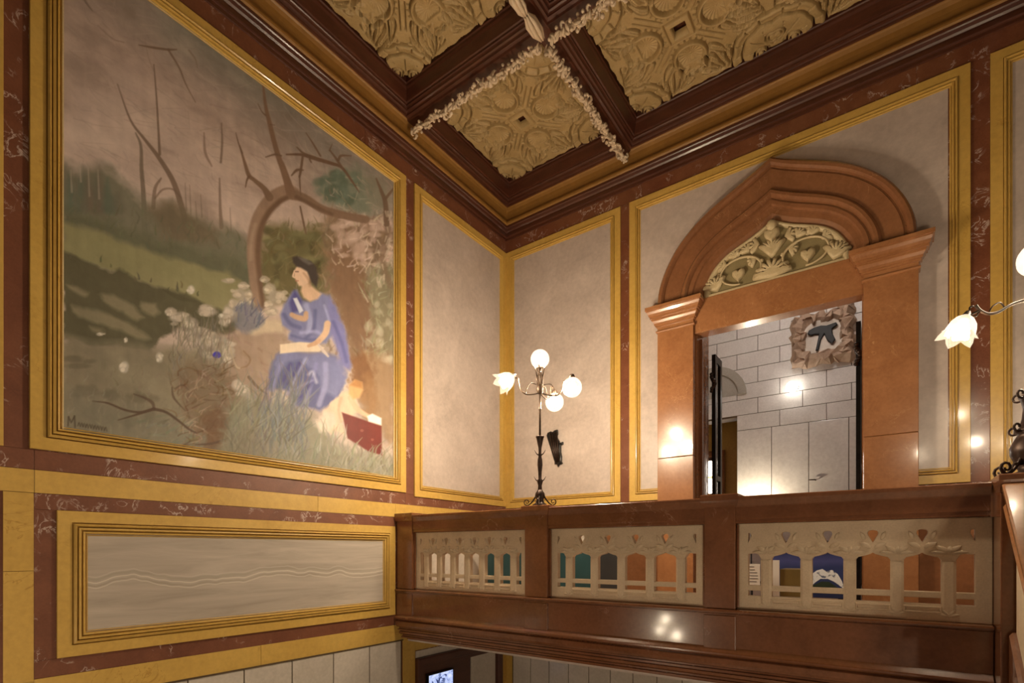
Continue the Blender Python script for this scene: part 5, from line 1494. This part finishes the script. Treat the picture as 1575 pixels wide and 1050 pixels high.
def board(name, x0, x1, y, z0, z1, mat, label, cat, edge='black'):
    b = thing(name, ((x0 + x1) / 2, y, -.62), label, cat)
    mk('board', MB().box(x0, x1, y, y + .03, z0, z1), mat, b, bevel=.004)
    for xx in (x0 + .06, x1 - .06):
        mk('foot', MB().box(xx - .02, xx + .02, y - .12, y + .15, -.62, -.59).box(xx - .02, xx + .02, y + .005, y + .025, -.59, z0), M[edge], b)
    return b


board('display_board', -4.55, -2.86, 5.55, -.45, .05, M['teal'], 'teal display board behind the left pierced panel and lamp post', 'board')
board('display_board', -2.80, -2.44, 5.60, -.45, .05, M['slate'], 'dark slate display board behind the middle pierced panel', 'board')
bp = board('poster_stand', -1.02, -.32, 5.75, -.45, .09, M['navy'], 'navy blue poster stand with white bird print behind the right pierced panel', 'poster')
cx_, cz_ = -.51, -.27
wing = [(-.21, -.13), (-.19, -.04), (-.15, .04), (-.08, .10), (-.02, .12), (.02, .09), (.08, .11), (.14, .06), (.18, -.02), (.21, -.12), (.15, -.07), (.10, -.03), (.04, -.0), (-.04, -.0), (-.10, -.05), (-.16, -.12)]
mapK = lambda u, v, h: (u, 5.75 - h, v)
fill2d('bird_print', [[(cx_ + u * .78, cz_ + v * .78) for u, v in wing]], mapK, .0, .003, M['print_white'], bp)
hill = [(-.20, -.16), (-.12, -.07), (-.03, -.02), (.05, -.02), (.13, -.08), (.2, -.16)]
t = NT('dark_green_print'); M['print_green'] = t.done(t.ramp(t.noise(6, 2), [(.3, (.02, .035, .02)), (.7, (.04, .06, .03))]), .5)
fill2d('hill_print', [[(cx_ + u * .78, cz_ + v * .78 - .01) for u, v in hill]], mapK, .003, .005, M['print_green'], bp)
bx_ = thing('storage_box', (-.73, 5.45, -.62), 'olive cardboard box with pale lid edge beside the navy poster', 'box')
mk('box_body', MB().box(-.82, -.62, 5.3, 5.6, -.62, -.17), M['olive'], bx_, bevel=.005)
mk('box_edge', MB().box(-.925, -.822, 5.28, 5.3, -.61, -.09), M['paper'], bx_)
nt = thing('notice_stand', (-1.04, 5.2, -.62), 'white printed notice on a thin stand beside the brown post', 'notice')
mk('sheet', MB().box(-1.112, -.968, 5.2, 5.206, -.335, -.125), M['paper'], nt)
mk('stand_rod', MB().lathe([(.09, -.62), (.09, -.605), (.010, -.60), (.010, -.20)], (-1.04, 5.217, 0), 10), M['black'], nt)
for k in range(6):
    w_ = (.05, .06, .10, .11, .11, .09)[k]
    mk('text_line', MB().box(-1.04 - w_ / 2, -1.04 + w_ / 2, 5.1985, 5.2, -.155 - k * .027, -.155 - k * .027 + .006), M['ink'], nt)

# screen in the doorway under the gallery
t = NT('lit_screen')
em = t.n.new('ShaderNodeEmission')
cl = t.ramp(t.noise(9, 4, .6, 1.2), [(.38, (.01, .02, .10)), (.46, (.45, .55, .95)), (.62, (.75, .82, 1.0))]); t.l.new(cl, em.inputs[0]); em.inputs[1].default_value = .8
t.l.new(em.outputs[0], t.out.inputs[0]); M['screen'] = t.m
scn = thing('wall_screen', (XA + .02, 5.15, -2.1), 'small lit blue and white screen in the doorway under the gallery', 'screen')
mk('casing', MB().box(XA + .022, XA + .07, 4.72, 5.20, -2.16, -1.56), M['black'], scn, bevel=.006)
mk('screen_face', MB().box(XA + .07, XA + .074, 4.74, 5.18, -2.14, -1.58), M['screen'], scn)
